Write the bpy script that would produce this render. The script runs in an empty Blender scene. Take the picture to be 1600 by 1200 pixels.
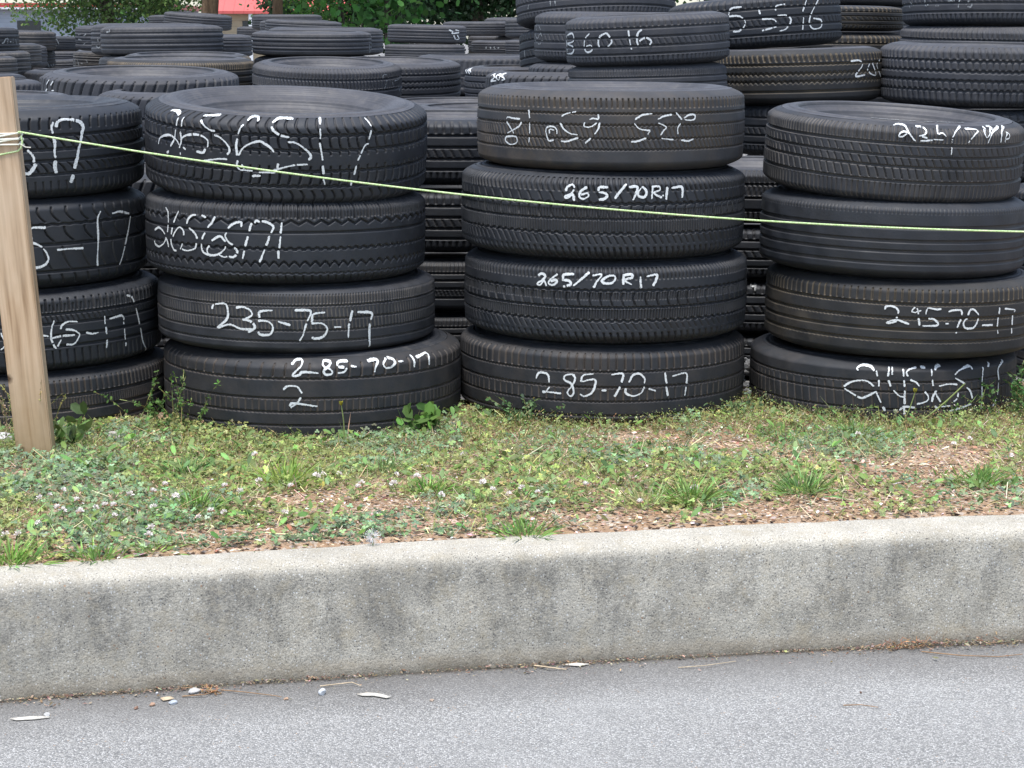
import bpy, math, random
import numpy as np
from mathutils import Matrix, Vector, Euler
random.seed(7); RNG = np.random.default_rng(11)
PI = math.pi
sc = bpy.context.scene
C = sc.collection
# ------------------------------------------------------------------ camera
F = 3000.0; TH = math.atan(0.18); CH = 1.0
cd = bpy.data.cameras.new('camera'); cam = bpy.data.objects.new('camera', cd); C.objects.link(cam)
cam.location = (0, 0, CH); cam.rotation_euler = (PI/2-TH, 0, 0)
cd.sensor_width = 36; cd.lens = 36*F/1600; cd.clip_end = 2000; cd.clip_start = 0.05
sc.camera = cam
FW = np.array([0, math.cos(TH), -math.sin(TH)]); UP = np.array([0, math.sin(TH), math.cos(TH)]); CO = np.array([0, 0, CH])
def ray(px, py): return FW + np.array([1, 0, 0])*(px-800)/F - UP*(py-600)/F
def P(px, py, Y):
    d = ray(px, py); return CO + d*(Y/d[1])
def G(px, py, z=0.0):
    d = ray(px, py); return CO + d*((z-CH)/d[2])
def ppm(Y, z):   # pixels per metre
    return F/(Y*math.cos(TH)+(CH-z)*math.sin(TH))
# ------------------------------------------------------------------ objects
def tag(o, label=None, cat=None, group=None, kind=None):
    if label: o['label'] = label
    if cat: o['category'] = cat
    if group: o['group'] = group
    if kind: o['kind'] = kind
    return o
def empty(name, loc=(0, 0, 0), rot=(0, 0, 0)):
    o = bpy.data.objects.new(name, None); C.objects.link(o); o.location = loc; o.rotation_euler = rot
    o.empty_display_size = .05
    return o
def link(name, me, parent=None):
    o = bpy.data.objects.new(name, me); C.objects.link(o)
    if parent is not None: o.parent = parent
    return o
def npmesh(name, V, Q, mats, smooth=True, cols=None, pts=None, mi=None):
    """V (n,3), Q (m,k) faces all of k corners; or a list of such arrays"""
    me = bpy.data.meshes.new(name)
    Qs = Q if isinstance(Q, list) else [Q]
    Qs = [np.asarray(q, dtype=np.int32) for q in Qs if len(q)]
    V = np.asarray(V, dtype=np.float32)
    me.vertices.add(len(V)); me.vertices.foreach_set('co', V.ravel())
    nl = sum(q.size for q in Qs); nf = sum(len(q) for q in Qs)
    me.loops.add(nl); me.polygons.add(nf)
    me.loops.foreach_set('vertex_index', np.concatenate([q.ravel() for q in Qs]))
    st = []; s0 = 0
    for q in Qs:
        st.append(s0+np.arange(len(q))*q.shape[1]); s0 += q.size
    me.polygons.foreach_set('loop_start', np.concatenate(st).astype(np.int32))
    if mi is not None: me.polygons.foreach_set('material_index', np.asarray(mi, dtype=np.int32))
    for m in (mats if isinstance(mats, (list, tuple)) else [mats]): me.materials.append(m)
    if cols is not None:
        a = me.color_attributes.new('Col', 'FLOAT_COLOR', 'POINT')
        c4 = np.ones((len(V), 4), dtype=np.float32); c4[:, :3] = cols; a.data.foreach_set('color', c4.ravel())
    if pts is not None:
        for k, v in pts.items():
            a = me.attributes.new(k, 'FLOAT', 'POINT'); a.data.foreach_set('value', np.asarray(v, dtype=np.float32).ravel())
    me.update(calc_edges=True); me.validate()
    me.polygons.foreach_set('use_smooth', np.full(nf, bool(smooth)))
    return me
def grid_faces(n, m, closed=False):
    i = np.arange(n if closed else n-1)[:, None]; j = np.arange(m-1)[None, :]
    a = i*m+j; b = ((i+1) % n)*m+j
    return np.stack([a, b, b+1, a+1], -1).reshape(-1, 4)
# ------------------------------------------------------------------ materials
def mat(name, rough=.8, spec=.5):
    m = bpy.data.materials.new(name); m.use_nodes = True
    nt = m.node_tree; b = nt.nodes['Principled BSDF']
    b.inputs['Roughness'].default_value = rough; b.inputs['Specular IOR Level'].default_value = spec
    return m, nt, b
class N:
    def __init__(s, nt): s.nt = nt
    def n(s, t, **k):
        o = s.nt.nodes.new(t)
        for a, v in k.items():
            if a.startswith('i_'):
                o.inputs[a[2:].replace('_', ' ')].default_value = v
            else: setattr(o, a, v)
        return o
    def l(s, a, b): s.nt.links.new(a, b)
    def co(s, out='Object', scale=(1, 1, 1)):
        t = s.n('ShaderNodeTexCoord'); mp = s.n('ShaderNodeMapping'); mp.inputs['Scale'].default_value = scale
        s.l(t.outputs[out], mp.inputs['Vector']); return mp.outputs['Vector']
    def noise(s, v, scale, detail=4, rough=.55):
        o = s.n('ShaderNodeTexNoise'); o.inputs['Scale'].default_value = scale; o.inputs['Detail'].default_value = detail
        o.inputs['Roughness'].default_value = rough; s.l(v, o.inputs['Vector']); return o.outputs['Fac']
    def vor(s, v, scale, out='Distance', feature='F1', rnd=1):
        o = s.n('ShaderNodeTexVoronoi', feature=feature); o.inputs['Scale'].default_value = scale
        o.inputs['Randomness'].default_value = rnd; s.l(v, o.inputs['Vector']); return o.outputs[out]
    def ramp(s, fac, stops, interp='LINEAR'):
        o = s.n('ShaderNodeValToRGB'); o.color_ramp.interpolation = interp; e = o.color_ramp.elements
        while len(e) < len(stops): e.new(.5)
        for k, (p, c) in enumerate(stops):
            e[k].position = p; e[k].color = (c, c, c, 1) if isinstance(c, (int, float)) else (*c, 1)
        s.l(fac, o.inputs['Fac']); return o.outputs['Color']
    def mix(s, fac, a, b, mode='MIX'):
        o = s.n('ShaderNodeMix', data_type='RGBA', blend_type=mode)
        for val, i in ((fac, 0), (a, 6), (b, 7)):
            if hasattr(val, 'is_linked') or hasattr(val, 'links'): s.l(val, o.inputs[i])
            elif i == 0: o.inputs[0].default_value = val
            else: o.inputs[i].default_value = (val, val, val, 1) if isinstance(val, (int, float)) else (*val, 1)
        return o.outputs[2]
    def math(s, op, a, b=None, clamp=False):
        o = s.n('ShaderNodeMath', operation=op, use_clamp=clamp)
        for val, i in ((a, 0), (b, 1)):
            if val is None: continue
            if isinstance(val, (int, float)): o.inputs[i].default_value = val
            else: s.l(val, o.inputs[i])
        return o.outputs[0]
    def bump(s, h, b, dist=.002, strength=1):
        o = s.n('ShaderNodeBump'); o.inputs['Distance'].default_value = dist; o.inputs['Strength'].default_value = strength
        s.l(h, o.inputs['Height']); s.l(o.outputs['Normal'], b.inputs['Normal'])
    def attr(s, name, out='Fac'):
        o = s.n('ShaderNodeAttribute', attribute_name=name); return o.outputs[out]

def rubber(name, base=(.020, .021, .024), grey=.35, dirt=(.09, .075, .06), dirt_amt=.12, groove_dirt=.5, rough=.58, mudlow=None, speck=.0):
    m, nt, b = mat(name, rough, .5); n = N(nt)
    v = n.co('Object')
    oi = n.n('ShaderNodeObjectInfo').outputs['Random']
    add = n.n('ShaderNodeVectorMath', operation='ADD'); n.l(v, add.inputs[0]); cx = n.n('ShaderNodeCombineXYZ'); n.l(n.math('MULTIPLY', oi, 37.), cx.inputs[0]); n.l(cx.outputs[0], add.inputs[1]); v2 = add.outputs[0]
    big = n.noise(v2, 5, 5, .6); fine = n.noise(v2, 160, 3, .6); mid = n.noise(v2, 28, 5, .65)
    c = n.mix(n.ramp(big, [(.35, 0.), (.7, 1.)]), base, tuple(x*(1+1.3*grey) for x in base))
    c = n.mix(n.ramp(mid, [(.45, 0.), (.75, .55)]), c, tuple(x*(1+2.2*grey)+.004 for x in base))
    dm = n.math('MULTIPLY', n.ramp(n.noise(v2, 9, 6, .7), [(.42, 0.), (.72, 1.)]), dirt_amt)
    c = n.mix(dm, c, dirt)
    gd = n.math('MULTIPLY', n.math('MULTIPLY', n.ramp(n.attr('groove'), [(.04, 0.), (.22, 1.), (.6, .9), (1., .35)]), groove_dirt), n.ramp(n.noise(v2, 14, 4), [(.3, .25), (.6, 1.)]), True)
    c = n.mix(gd, c, dirt)
    if mudlow:   # dried mud splashed on one side
        sx = n.n('ShaderNodeSeparateXYZ'); n.l(n.co('Object'), sx.inputs[0])
        k = n.math('ADD', n.math('MULTIPLY', sx.outputs[2], mudlow[0]), n.math('ADD', n.math('MULTIPLY', sx.outputs[0], mudlow[1]), mudlow[2]))
        k = n.math('MULTIPLY', n.math('ADD', k, n.math('MULTIPLY', n.noise(v, 11, 5, .7), 1.6)), mudlow[3], True)
        c = n.mix(k, c, dirt)
    sp = n.ramp(n.vor(v2, 150), [(.0, 1.), (.075, 0.)])
    spm = n.math('MULTIPLY', sp, n.math('GREATER_THAN', n.noise(v2, 23, 2), .60 if speck < .5 else .5))
    c = n.mix(n.math('MULTIPLY', spm, .35+speck), c, (.35, .34, .31))
    n.l(c, b.inputs['Base Color'])
    n.l(n.ramp(mid, [(.3, rough-.03), (.7, rough+.2)]), b.inputs['Roughness'])
    h = n.math('ADD', n.math('MULTIPLY', fine, .5), n.math('MULTIPLY', mid, .7))
    n.bump(h, b, .0012, .6)
    return m
M = {}
M['black'] = rubber('rubber black', (.0098, .0120, .0165), .5, groove_dirt=.25, dirt_amt=.10)
M['black_old'] = rubber('rubber weathered', (.0145, .0162, .0205), .55, (.12, .105, .09), .22, .75, .62, speck=.2)
M['grey'] = rubber('rubber sun greyed', (.026, .0275, .0335), .5, (.12, .11, .10), .2, .3, .66)
M['muddy'] = rubber('rubber dusty brown', (.0130, .0136, .0150), .45, (.135, .105, .068), .12, .95, .68, mudlow=(-1.5, -2.2, -1.45, .8), speck=.2)
M['mudlow'] = rubber('rubber with dried mud', (.0260, .0265, .0295), .45, (.150, .110, .068), .25, .5, .66, mudlow=(-10.0, -2.6, -1.95, .8))
M['ground_tyre'] = rubber('rubber splashed with soil', (.0110, .0125, .0155), .45, (.11, .085, .065), .25, .7, .64, mudlow=(-9., 0., -1.5, .8), speck=.35)
def side_mat(name, base, rough=.6):
    m, nt, b = mat(name, rough, .5); n = N(nt); v = n.co('Object')
    sx = n.n('ShaderNodeSeparateXYZ'); n.l(v, sx.inputs[0])
    r = n.math('SQRT', n.math('ADD', n.math('POWER', sx.outputs[0], 2.), n.math('POWER', sx.outputs[1], 2.)))
    rings = n.math('SINE', n.math('MULTIPLY', r, 900.))
    big = n.noise(v, 6, 5, .65); mid = n.noise(v, 40, 4, .6)
    c = n.mix(n.ramp(big, [(.3, 0.), (.7, 1.)]), base, tuple(x*2.0+.006 for x in base))
    c = n.mix(n.math('MULTIPLY', n.ramp(mid, [(.5, 0.), (.75, 1.)]), .4), c, (.12, .11, .10))
    n.l(c, b.inputs['Base Color'])
    n.bump(n.math('ADD', n.math('MULTIPLY', rings, .25), mid), b, .0012, .7)
    return m
M['side'] = side_mat('sidewall rubber', (.013, .0145, .018)); M['side_grey'] = side_mat('sidewall rubber greyed', (.030, .030, .034), .6)
m_, nt_, b_ = mat('chalk', .95, .1); n_ = N(nt_)
v_ = n_.co('Object'); n_.l(n_.mix(n_.ramp(n_.noise(v_, 260, 4, .7), [(.30, .0), (.46, 1.)]), (.10, .105, .115), (.70, .72, .72)), b_.inputs['Base Color']); M['chalk'] = m_
m_, nt_, b_ = mat('faint chalk', .95, .1); n_ = N(nt_)
v_ = n_.co('Object'); n_.l(n_.mix(n_.ramp(n_.noise(v_, 200, 4, .7), [(.40, .0), (.62, 1.)]), (.07, .072, .08), (.50, .52, .52)), b_.inputs['Base Color']); M['chalk2'] = m_
# ------------------------------------------------------------------ tyres
def tread_drop(t):
    a = np.abs(t); return .004*a*a + .034*np.clip((a-.76)/.24, 0, 1)**2.0
TZ = .472
def wave(x, shape):
    f = x-np.floor(x)
    if shape == 'tri': return 1-4*np.abs(f-.5)
    if shape == 'sq': return np.clip(3*(1-4*np.abs(f-.5)), -1, 1)
    if shape == 'arc': return 1-2*np.abs(np.sin(PI*x))
    if shape == 'saw': return 1-2*f
    return np.sin(2*PI*x)
def tread_depth(u, t, W, spec, res=.0024):
    """u arc length (m), t across -1..1 -> groove depth in metres"""
    z = t*TZ*W; d = np.zeros(np.broadcast(u, t).shape)
    uw = u + .004*np.sin(u*11.3) + .0025*np.sin(u*29.+1.)
    for g in spec:
        if g[0] == 'g':
            _, t0, w, dep, amp, lam, shp = g
            zc = t0*TZ*W + amp*wave(uw/lam, shp)
            dd = np.abs(z-zc)
            x = np.clip(1-(dd-w/2)/res, 0, 1)*dep
        else:
            _, t0, t1, sp, slant, w, dep, curve = g
            fr = (t-t0)/(t1-t0); ins = np.clip(np.minimum(fr, 1-fr)*abs(t1-t0)*TZ*W/res, 0, 1)*((fr > 0) & (fr < 1))
            uu = uw + slant*(fr-.5) + curve*np.sin(PI*np.clip(fr, 0, 1))
            f = uu/sp; f = np.abs(f-np.round(f))*sp
            x = np.clip(1-(f-w/2)/res, 0, 1)*dep*ins
        d = np.maximum(d, x)
    return d
def wobble(U, T, R, W): return .0020*np.sin(2*U+R*90)+.0012*np.sin(5*U+W*70)+.0005*np.sin(23*U+T*5)
def tread_mesh(R, W, spec, nd, nb, nt, mats, arc=97):
    A = math.radians(arc)
    th = np.concatenate([np.linspace(-A, A, nd, endpoint=False), np.linspace(A, 2*PI-A, nb, endpoint=False)]) if nb else np.linspace(-PI, PI, nd, endpoint=False)
    t = np.linspace(-1, 1, nt)
    T, U = np.meshgrid(t, th)
    res = 2*A*R/nd if nb else 2*PI*R/nd
    dep = tread_depth(U*R, T, W, spec, max(.0015, res*.95))
    wob = wobble(U, T, R, W)*(1 if nb == 60 and nd > 700 else .3)
    r = R - tread_drop(T) - dep + wob
    z = T*TZ*W
    V = np.stack([r*np.sin(U), -r*np.cos(U), z], -1).reshape(-1, 3)
    return npmesh('tread', V, grid_faces(len(th), nt, True)[:, ::-1][:, ::-1], mats, pts={'groove': np.clip(dep/.006, 0, 1)})
def side_mesh(R, W, rb, sgn, nr, mats, sag=.0):
    e = R-.038
    pts = [(e, TZ), (e-.008, .478), (e-.013, .486), (e-.014, .481), (e-.017, .481), (e-.018, .490), (e-.03, .497), (e-.045, .497), (rb+.05, .470), (rb+.034, .450), (rb+.033, .457), (rb+.029, .454), (rb+.028, .440),
           (rb+.018, .415), (rb+.010, .390), (rb+.009, .396), (rb+.006, .392), (rb+.005, .375), (rb, .355), (rb-.002, .32), (rb+.004, .29), (rb+.02, .34), (rb+.045, .39), ((R+rb)/2, .42), (R-.06, .41), (R-.035, .35), (R-.022, .18), (R-.02, -.01)]
    pts = np.array(pts); m = len(pts)
    sf = np.clip((R-.075-pts[:, 0])/(R-.075-rb), 0, 1); pts[:, 1] -= sag*sf*sf*(3-2*sf)*(np.arange(m) < 26)*(pts[:, 1] > 0)
    th = np.linspace(0, 2*PI, nr, endpoint=False)
    r = pts[:, 0][None, :]; z = (pts[:, 1]*W*sgn)[None, :]
    lug = .0010*(np.abs(np.sin(th*46))[:, None] > .5)*((np.arange(m) > 8) & (np.arange(m) < 11))[None, :]
    r = r+0*th[:, None]; zz = z+lug*sgn
    V = np.stack([r*np.sin(th)[:, None], -r*np.cos(th)[:, None], zz+0*r], -1).reshape(-1, 3)
    Q = grid_faces(nr, m, True)
    if sgn < 0: Q = Q[:, ::-1]
    return npmesh('sidewall', V, Q, mats)
def world_mat(loc, roll, tip, spin=0):
    return Matrix.Translation(loc) @ Matrix.Rotation(math.radians(roll), 4, 'Y') @ Matrix.Rotation(math.radians(tip), 4, 'X') @ Matrix.Rotation(spin, 4, 'Z')
def catmull(p, step):
    p = np.array(p, float)
    if len(p) == 2: q = p
    else:
        pp = np.vstack([2*p[0]-p[1], p, 2*p[-1]-p[-2]]); q = []
        for i in range(1, len(pp)-2):
            for s in np.linspace(0, 1, 8, endpoint=False):
                a, b, c, d = pp[i-1:i+3]
                q.append(.5*((2*b)+(c-a)*s+(2*a-5*b+4*c-d)*s*s+(3*b-a-3*c+d)*s**3))
        q.append(p[-1]); q = np.array(q)
    L = np.concatenate([[0], np.cumsum(np.linalg.norm(np.diff(q, axis=0), axis=1))])
    s = np.arange(0, L[-1]+step*.5, step) if L[-1] > step else np.array([0, L[-1]])
    return np.stack([np.interp(s, L, q[:, 0]), np.interp(s, L, q[:, 1])], -1)
def chalk(root, Mw, R, W, spec, strokes, reg, width, faint=False, skip=True, fr_=False):
    gaps = [g if g[0] == 'g' else (*g[:5], g[5]-.0022, *g[6:]) for g in spec if g[0] == 'g' or g[5] >= .006]
    x0, y0, k = reg; Mi = np.array(Mw.inverted()); V = []; Q = []; 
    c0 = Mi[:3, :3] @ CO + Mi[:3, 3]
    for st in strokes.replace(';', '|').split('|'):
        st = st.strip()
        if not st: continue
        pl = []
        for pr in st.split():
            a, b = pr.split(','); px = x0+float(a)/k; py = y0+float(b)/k
            d = Mi[:3, :3] @ ray(px, py); rr = R
            hit = None
            for _ in range(8):
                A_ = d[0]**2+d[1]**2; B_ = 2*(c0[0]*d[0]+c0[1]*d[1]); C_ = c0[0]**2+c0[1]**2-rr*rr
                D_ = B_*B_-4*A_*C_
                if D_ < 0: break
                s = (-B_-math.sqrt(D_))/(2*A_); h = c0+d*s; tt = h[2]/(TZ*W)
                rr = R-float(tread_drop(np.array(max(-1, min(1, tt))))); hit = h
            if hit is None or abs(hit[2]/(TZ*W)) > 1.04: continue
            pl.append((math.atan2(hit[0], -hit[1])*R, hit[2]))
        if len(pl) < 2: continue
        q = catmull(pl, .0022)
        if len(q) < 2: continue
        tg = np.gradient(q, axis=0); tg /= np.linalg.norm(tg, axis=1)[:, None]+1e-9
        nn = np.stack([-tg[:, 1], tg[:, 0]], -1)
        ph = random.random()*50; s_ = np.arange(len(q))
        wd = width*(.80+.22*np.sin(s_*.13+ph)+RNG.uniform(-.16, .16, len(q)))
        wd[0] *= .55; wd[-1] *= .5
        cen = q + nn*(RNG.normal(0, .0003, len(q)))[:, None]
        prev = None
        for i in range(len(q)):
            row = []
            tt = cen[i, 1]/(TZ*W)
            dep = float(tread_depth(np.array(cen[i, 0]), np.array(tt), W, gaps)) if skip and not fr_ else 0
            if (dep > .0045) or random.random() < (.04 if faint else .004): prev = None; continue
            for s in (-.5, 0, .5):
                p = cen[i]+nn[i]*wd[i]*s; t2 = np.clip(p[1]/(TZ*W), -1, 1); a = p[0]/R
                r = R-float(tread_drop(np.array(t2)))+.0018+(float(wobble(a, t2, R, W)) if fr_ else .0008)
                row.append(len(V)); V.append((r*math.sin(a), -r*math.cos(a), p[1]))
            if prev: Q += [(prev[0], row[0], row[1], prev[1]), (prev[1], row[1], row[2], prev[2])]
            prev = row
    if Q:
        me = npmesh('chalk_lettering', V, np.array(Q), M['chalk2' if faint else 'chalk'], smooth=False)
        return link('chalk_lettering', me, root)
def G_(t, w=.006, d=.007, amp=0., lam=.02, shp='sin'): return ('g', t, w, d, amp, lam, shp)
def S_(t0, t1, sp, slant=0., w=.002, d=.0045, curve=0.): return ('s', t0, t1, sp, slant, w+.0006, d*1.5, curve)
TY = []     # every tyre: (x,y,z,R,W)
def front(cx, wpx, Y, yt, yb, roll, tip, spec, tm, label, group, writing=(), sm='side', cw=.006, rim=.216, cat='tyre', sag=0.):
    zc0 = P(cx, (yt+yb)/2, Y)[2]
    R = wpx/2/ppm(Y, zc0)
    yf = Y-R+.035
    zt = P(cx, yt, yf)[2]; zb = P(cx, yb, yf)[2]; W = zt-zb; z = (zt+zb)/2
    x = P(cx, (yt+yb)/2, Y)[0]
    Mw = world_mat((x, Y, z), roll, tip)
    root = empty('tyre'); root.matrix_world = Mw; tag(root, label, cat, group)
    rb = min(rim, R-.10)
    link('tread', tread_mesh(R, W, spec, 780, 60, 128, M[tm]), root)
    link('sidewall', side_mesh(R, W, rb, 1, 200, M[sm], sag), root)
    link('sidewall', side_mesh(R, W, rb, -1, 200, M[sm]), root)
    for reg, st in writing: chalk(root, Mw, R, W, spec, st, reg, cw, fr_=True)
    TY.append((x, Y, z, R, W)); return root
rA = (0, 150, 6.154); rB = (230, 150, 4.324); rC = (230, 310, 6.957); rD = (1300, 560, 5.333); rE = (770, 160, 4.848)
rF = (1360, 460, 6.667); rG = (1380, 170, 7.273); rH = (220, 380, 3.077); rI = (700, 110, 3.077); rJ = (700, 380, 3.077)
rK = (0, 400, 3.75); rL = (0, 100, 4.0); rM = (780, 0, 3.81); rN = (1120, 0, 3.333); rO = (680, 0, 6.665); rP = (380, 0, 3.636); rQ = (0, 0, 7.5)
g1 = 'tyres stacked by the wooden stake'; g2 = 'tyres of the second front stack'; g3 = 'tyres of the third front stack'; g4 = 'tyres of the fourth front stack'
# --- stack one
front(8, 428, 5.2, 165, 312, -.6, 1.6, [G_(.43, .005), G_(.12, .006), G_(-.14, .006), G_(-.44, .005), S_(.56, .84, .027, -.004, .003, .005, .002), S_(.15, .40, .024, .022, .0028, .005, -.003), S_(-.41, -.17, .024, .022, .0028, .005, -.003), S_(-.9, -.6, .021, .002, .0015, .003)],
      'black', 'top tyre behind the wooden stake, thick chalk 517, diagonal cuts across its ribs', g1,
      [(rA, '260,520 300,555 325,600 320,640|345,650 310,710 275,745 235,745|510,250 492,300 505,360|510,390 525,470 520,540 530,600|530,620 525,680 540,740|535,300 550,250 600,225 660,225 730,235 775,260 795,300 785,340 775,400 765,460 750,520 740,590 725,640 710,700|700,755 690,790 675,835')], cw=.0095)
front(12, 432, 5.2, 312, 458, -.8, 0, [G_(.45, .004, .006, .001, .03), G_(.0, .006), G_(-.62, .005), S_(.5, .85, .038, .018, .003, .005, .01), S_(.05, .4, .052, .024, .003, .005, .008), S_(-.58, -.05, .05, .02, .002, .003, .006), S_(-.9, -.68, .034, .008, .002, .004)],
      'black', 'second tyre down behind the wooden stake, chalk 5-17, smooth sweeping grooves', g1,
      [(rL, '285,1022 200,1025 195,1060 200,1110|200,1115 255,1140 290,1180 302,1220 285,1250 250,1268 212,1274|355,1162 430,1155 520,1150|628,918 610,970 612,1090 608,1200 608,1230 610,1264|700,935 750,922 810,935|818,950 805,1040 790,1100 770,1190 760,1225 748,1255')], cw=.0065)
front(32, 436, 5.2, 458, 588, -1.2, 0, [G_(.47, .005), G_(.22, .005), G_(-.08, .005), G_(-.36, .005), S_(.52, .86, .021, 0, .003, .005), S_(.52, .72, .0105, 0, .0012, .003), S_(.25, .44, .014, .008, .0012, .003), S_(-.9, -.45, .02, .004, .002, .004)],
      'black', 'third tyre down behind the wooden stake, chalk 65-17 and a slash at its right', g1,
      [(rK, '245,465 285,470|318,378 305,420 300,480 320,530 335,535 360,490|455,385 400,385 365,405 355,430|385,430 430,435 465,455 460,480 435,515 390,520|295,485 360,470 440,462|505,448 540,455 580,448|612,350 615,400|620,415 625,460|628,490 625,540|640,368 715,350 725,400|728,425 732,490|735,505 735,528|740,230 770,240 785,270|795,305 815,400|820,420 835,500 848,555|5,450 25,495|5,550 30,525 35,510')], cw=.0055)
front(42, 440, 5.2, 588, 694, -1.2, 0, [G_(.35, .007, .006), G_(-.08, .007, .006), G_(-.5, .007, .006), S_(.42, .86, .016, .001, .002, .004), S_(-.05, .3, .008, .002, .001, .002)],
      'ground_tyre', 'bottom tyre behind the wooden stake, unmarked, standing in the weeds', g1)
# --- stack two
front(449, 438, 5.2, 160, 308, 2.2, 4.9, [G_(.63, .0055, .009, .0012, .026, 'sq'), G_(.30, .0055, .009, .001, .026, 'saw'), G_(-.17, .005, .008, .001, .02, 'saw'), G_(-.51, .005, .008, .0012, .026, 'sq'), S_(.66, .99, .026, .004, .0035, .006, .010), S_(.34, .60, .0262, .004, .003, .007, .002), S_(.18, .28, .0262, 0, .0025, .006), S_(-.14, -.04, .0262, 0, .0025, .006), S_(-.48, -.20, .0262, -.005, .003, .006, -.002), S_(-.92, -.6, .027, .002, .003, .005, -.008)],
      'black', 'big tilted tyre topping the second stack, scrawled chalk 265 65 17', g2,
      [(rB, '170,95 215,100 228,125|222,145 205,200|200,225 190,290 165,340|155,370 140,385|80,325 90,285 130,265 165,265 200,290 225,330|270,120 300,82 320,85|262,140 240,205|232,240 238,300 225,350|232,380 232,400|235,290 270,265 330,258 380,270 415,300 415,345|400,355 385,380 340,372|250,345 270,362|505,125 500,95 470,85 430,100 388,130|370,160 400,205 435,230 465,235|460,262 500,280 545,325 562,365 545,395|545,425 470,425 380,440|750,170 755,140 730,132 700,145 680,165|655,190 630,220 615,260|612,285 605,340 612,400|615,432 610,470 630,495 670,500 715,505|620,400 650,350 700,320 760,305 800,325 840,355 855,380|640,460 660,490|988,150 980,120 960,118 900,145 845,178|840,205 855,235 900,265 960,280|950,310 1000,315 1050,345 1095,385 1105,415 1085,432|1085,462 1010,465|1000,465 940,478 890,492 830,512|755,515 870,515|885,455 880,490|1195,75 1175,95|1180,120 1168,140 1165,195|1168,220 1170,290|1165,315 1175,370 1185,435|1185,470 1192,530|1190,560 1200,600|1248,150 1255,120 1320,92 1400,105|1420,110 1465,145 1500,185 1512,205|1512,230 1495,295|1495,322 1470,335 1440,395 1420,437|1412,470 1395,535|1380,570 1375,605|710,538 770,538')], sm='side_grey', cw=.0062, sag=.14)
front(449, 434, 5.2, 308, 446, 1.0, .3, [G_(.50, .004, .007, .0055, .038, 'tri'), G_(.26, .004, .006), G_(-.13, .004, .007, .0018, .022, 'sq'), G_(-.50, .004, .008, -.006, .026, 'arc'), G_(-.72, .002, .004, .0012, .02, 'sq'), S_(.56, .95, .038, .0, .0035, .006), S_(.60, .92, .0095, .002, .0022, .004), S_(-.95, -.76, .022, .004, .002, .004)],
      'black', 'second tyre down in the second stack, chalk 265 65 17, scalloped tread', g2,
      [(rC, '210,95 235,150 240,265|238,285 230,370|205,425 225,460 240,530|90,340 130,315 170,345 200,390|210,435 185,490 140,520 100,500 85,460|352,135 320,200 295,262|285,315 272,390|265,430 275,500 300,555 330,572|290,415 320,350 360,312 400,345 410,400|395,490 370,555|440,275 460,220 505,180 545,178|600,182 650,205|465,320 510,355 540,395 558,440|548,485 530,540 480,560 430,565 390,550|750,195 710,265 665,315|640,370 605,445|600,490 610,560 640,595 700,615 760,612 820,580 855,540 860,515|710,458 760,425 805,410 845,450 860,470|690,510 665,545 670,590 700,612|1030,310 1025,258 970,262 920,290 888,325|875,370 855,395 865,430 900,480 940,500|955,530 985,570 975,610 940,635 895,630|790,610 840,635 880,632|1140,265 1110,358|1100,410 1070,518|1060,565 1045,655|1170,265 1190,240 1230,258|1248,245 1310,260 1370,300 1370,330 1345,378|1330,405 1320,450 1295,515|1280,555 1225,692|1465,260 1450,380|1450,410 1438,540|1425,565 1430,655')], cw=.0058)
front(465, 430, 5.2, 446, 555, .8, 0, [G_(.49, .003, .006, .001, .012, 'saw'), G_(.10, .003, .006, .001, .012, 'saw'), G_(-.25, .003, .006, .001, .012, 'saw'), G_(-.58, .003, .006, .001, .012, 'saw'), S_(.54, .84, .0085, .0, .0014, .003), S_(-.22, .44, .011, .006, .001, .0014)],
      'black_old', 'third tyre down in the second stack, chalk 235-75-17 between narrow worn grooves', g2,
      [(rH, '345,315 355,295 405,290 420,320 415,365 370,405|375,405 430,390 480,410 545,415|460,310 490,305 525,320 535,345 500,365|490,365 530,375 550,400 535,420 515,428|635,322 575,328 570,358|565,372 610,375 635,400 625,435 580,440 565,425|660,375 720,393|740,322 815,325 800,375|795,385 780,440 762,470|885,332 830,340 822,380|820,385 870,385 895,410 880,445 840,458 820,450|928,402 962,402|1015,322 1005,375|1000,385 995,455|1040,330 1108,335 1105,370|1100,385 1098,430 1095,500')], cw=.0065)
front(491, 458, 5.2, 555, 697, .4, 0, [G_(.55, .003, .006, .0008, .016, 'saw'), G_(.10, .003, .006, .0008, .012, 'saw'), G_(-.22, .003, .006, .0008, .012, 'saw'), G_(-.53, .003, .006, .0008, .012, 'saw'), S_(.58, .9, .034, -.004, .002, .004), S_(-.2, .08, .018, 0, .0012, .002)],
      'ground_tyre', 'widest tyre, bottom of the second stack, chalk 285-70-17 with 2 beneath', g2,
      [(rH, '725,585 745,560 775,562 770,590 740,620 730,638 760,635 780,620 855,625|915,568 880,565 878,590 915,610 918,628 890,632 880,615 905,590 915,568|995,565 950,570 945,592|950,595 985,600 980,618 945,625|1010,590 1038,594|1088,565 1135,558 1130,590 1122,620|1175,550 1165,580 1180,600 1210,590 1215,560 1180,548|1235,568 1258,565|1290,535 1310,598|1320,548 1365,525 1380,555 1382,585|685,705 705,688 750,690 775,722|770,742 750,770 720,792|715,785 735,770 850,785')], cw=.0065)
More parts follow.
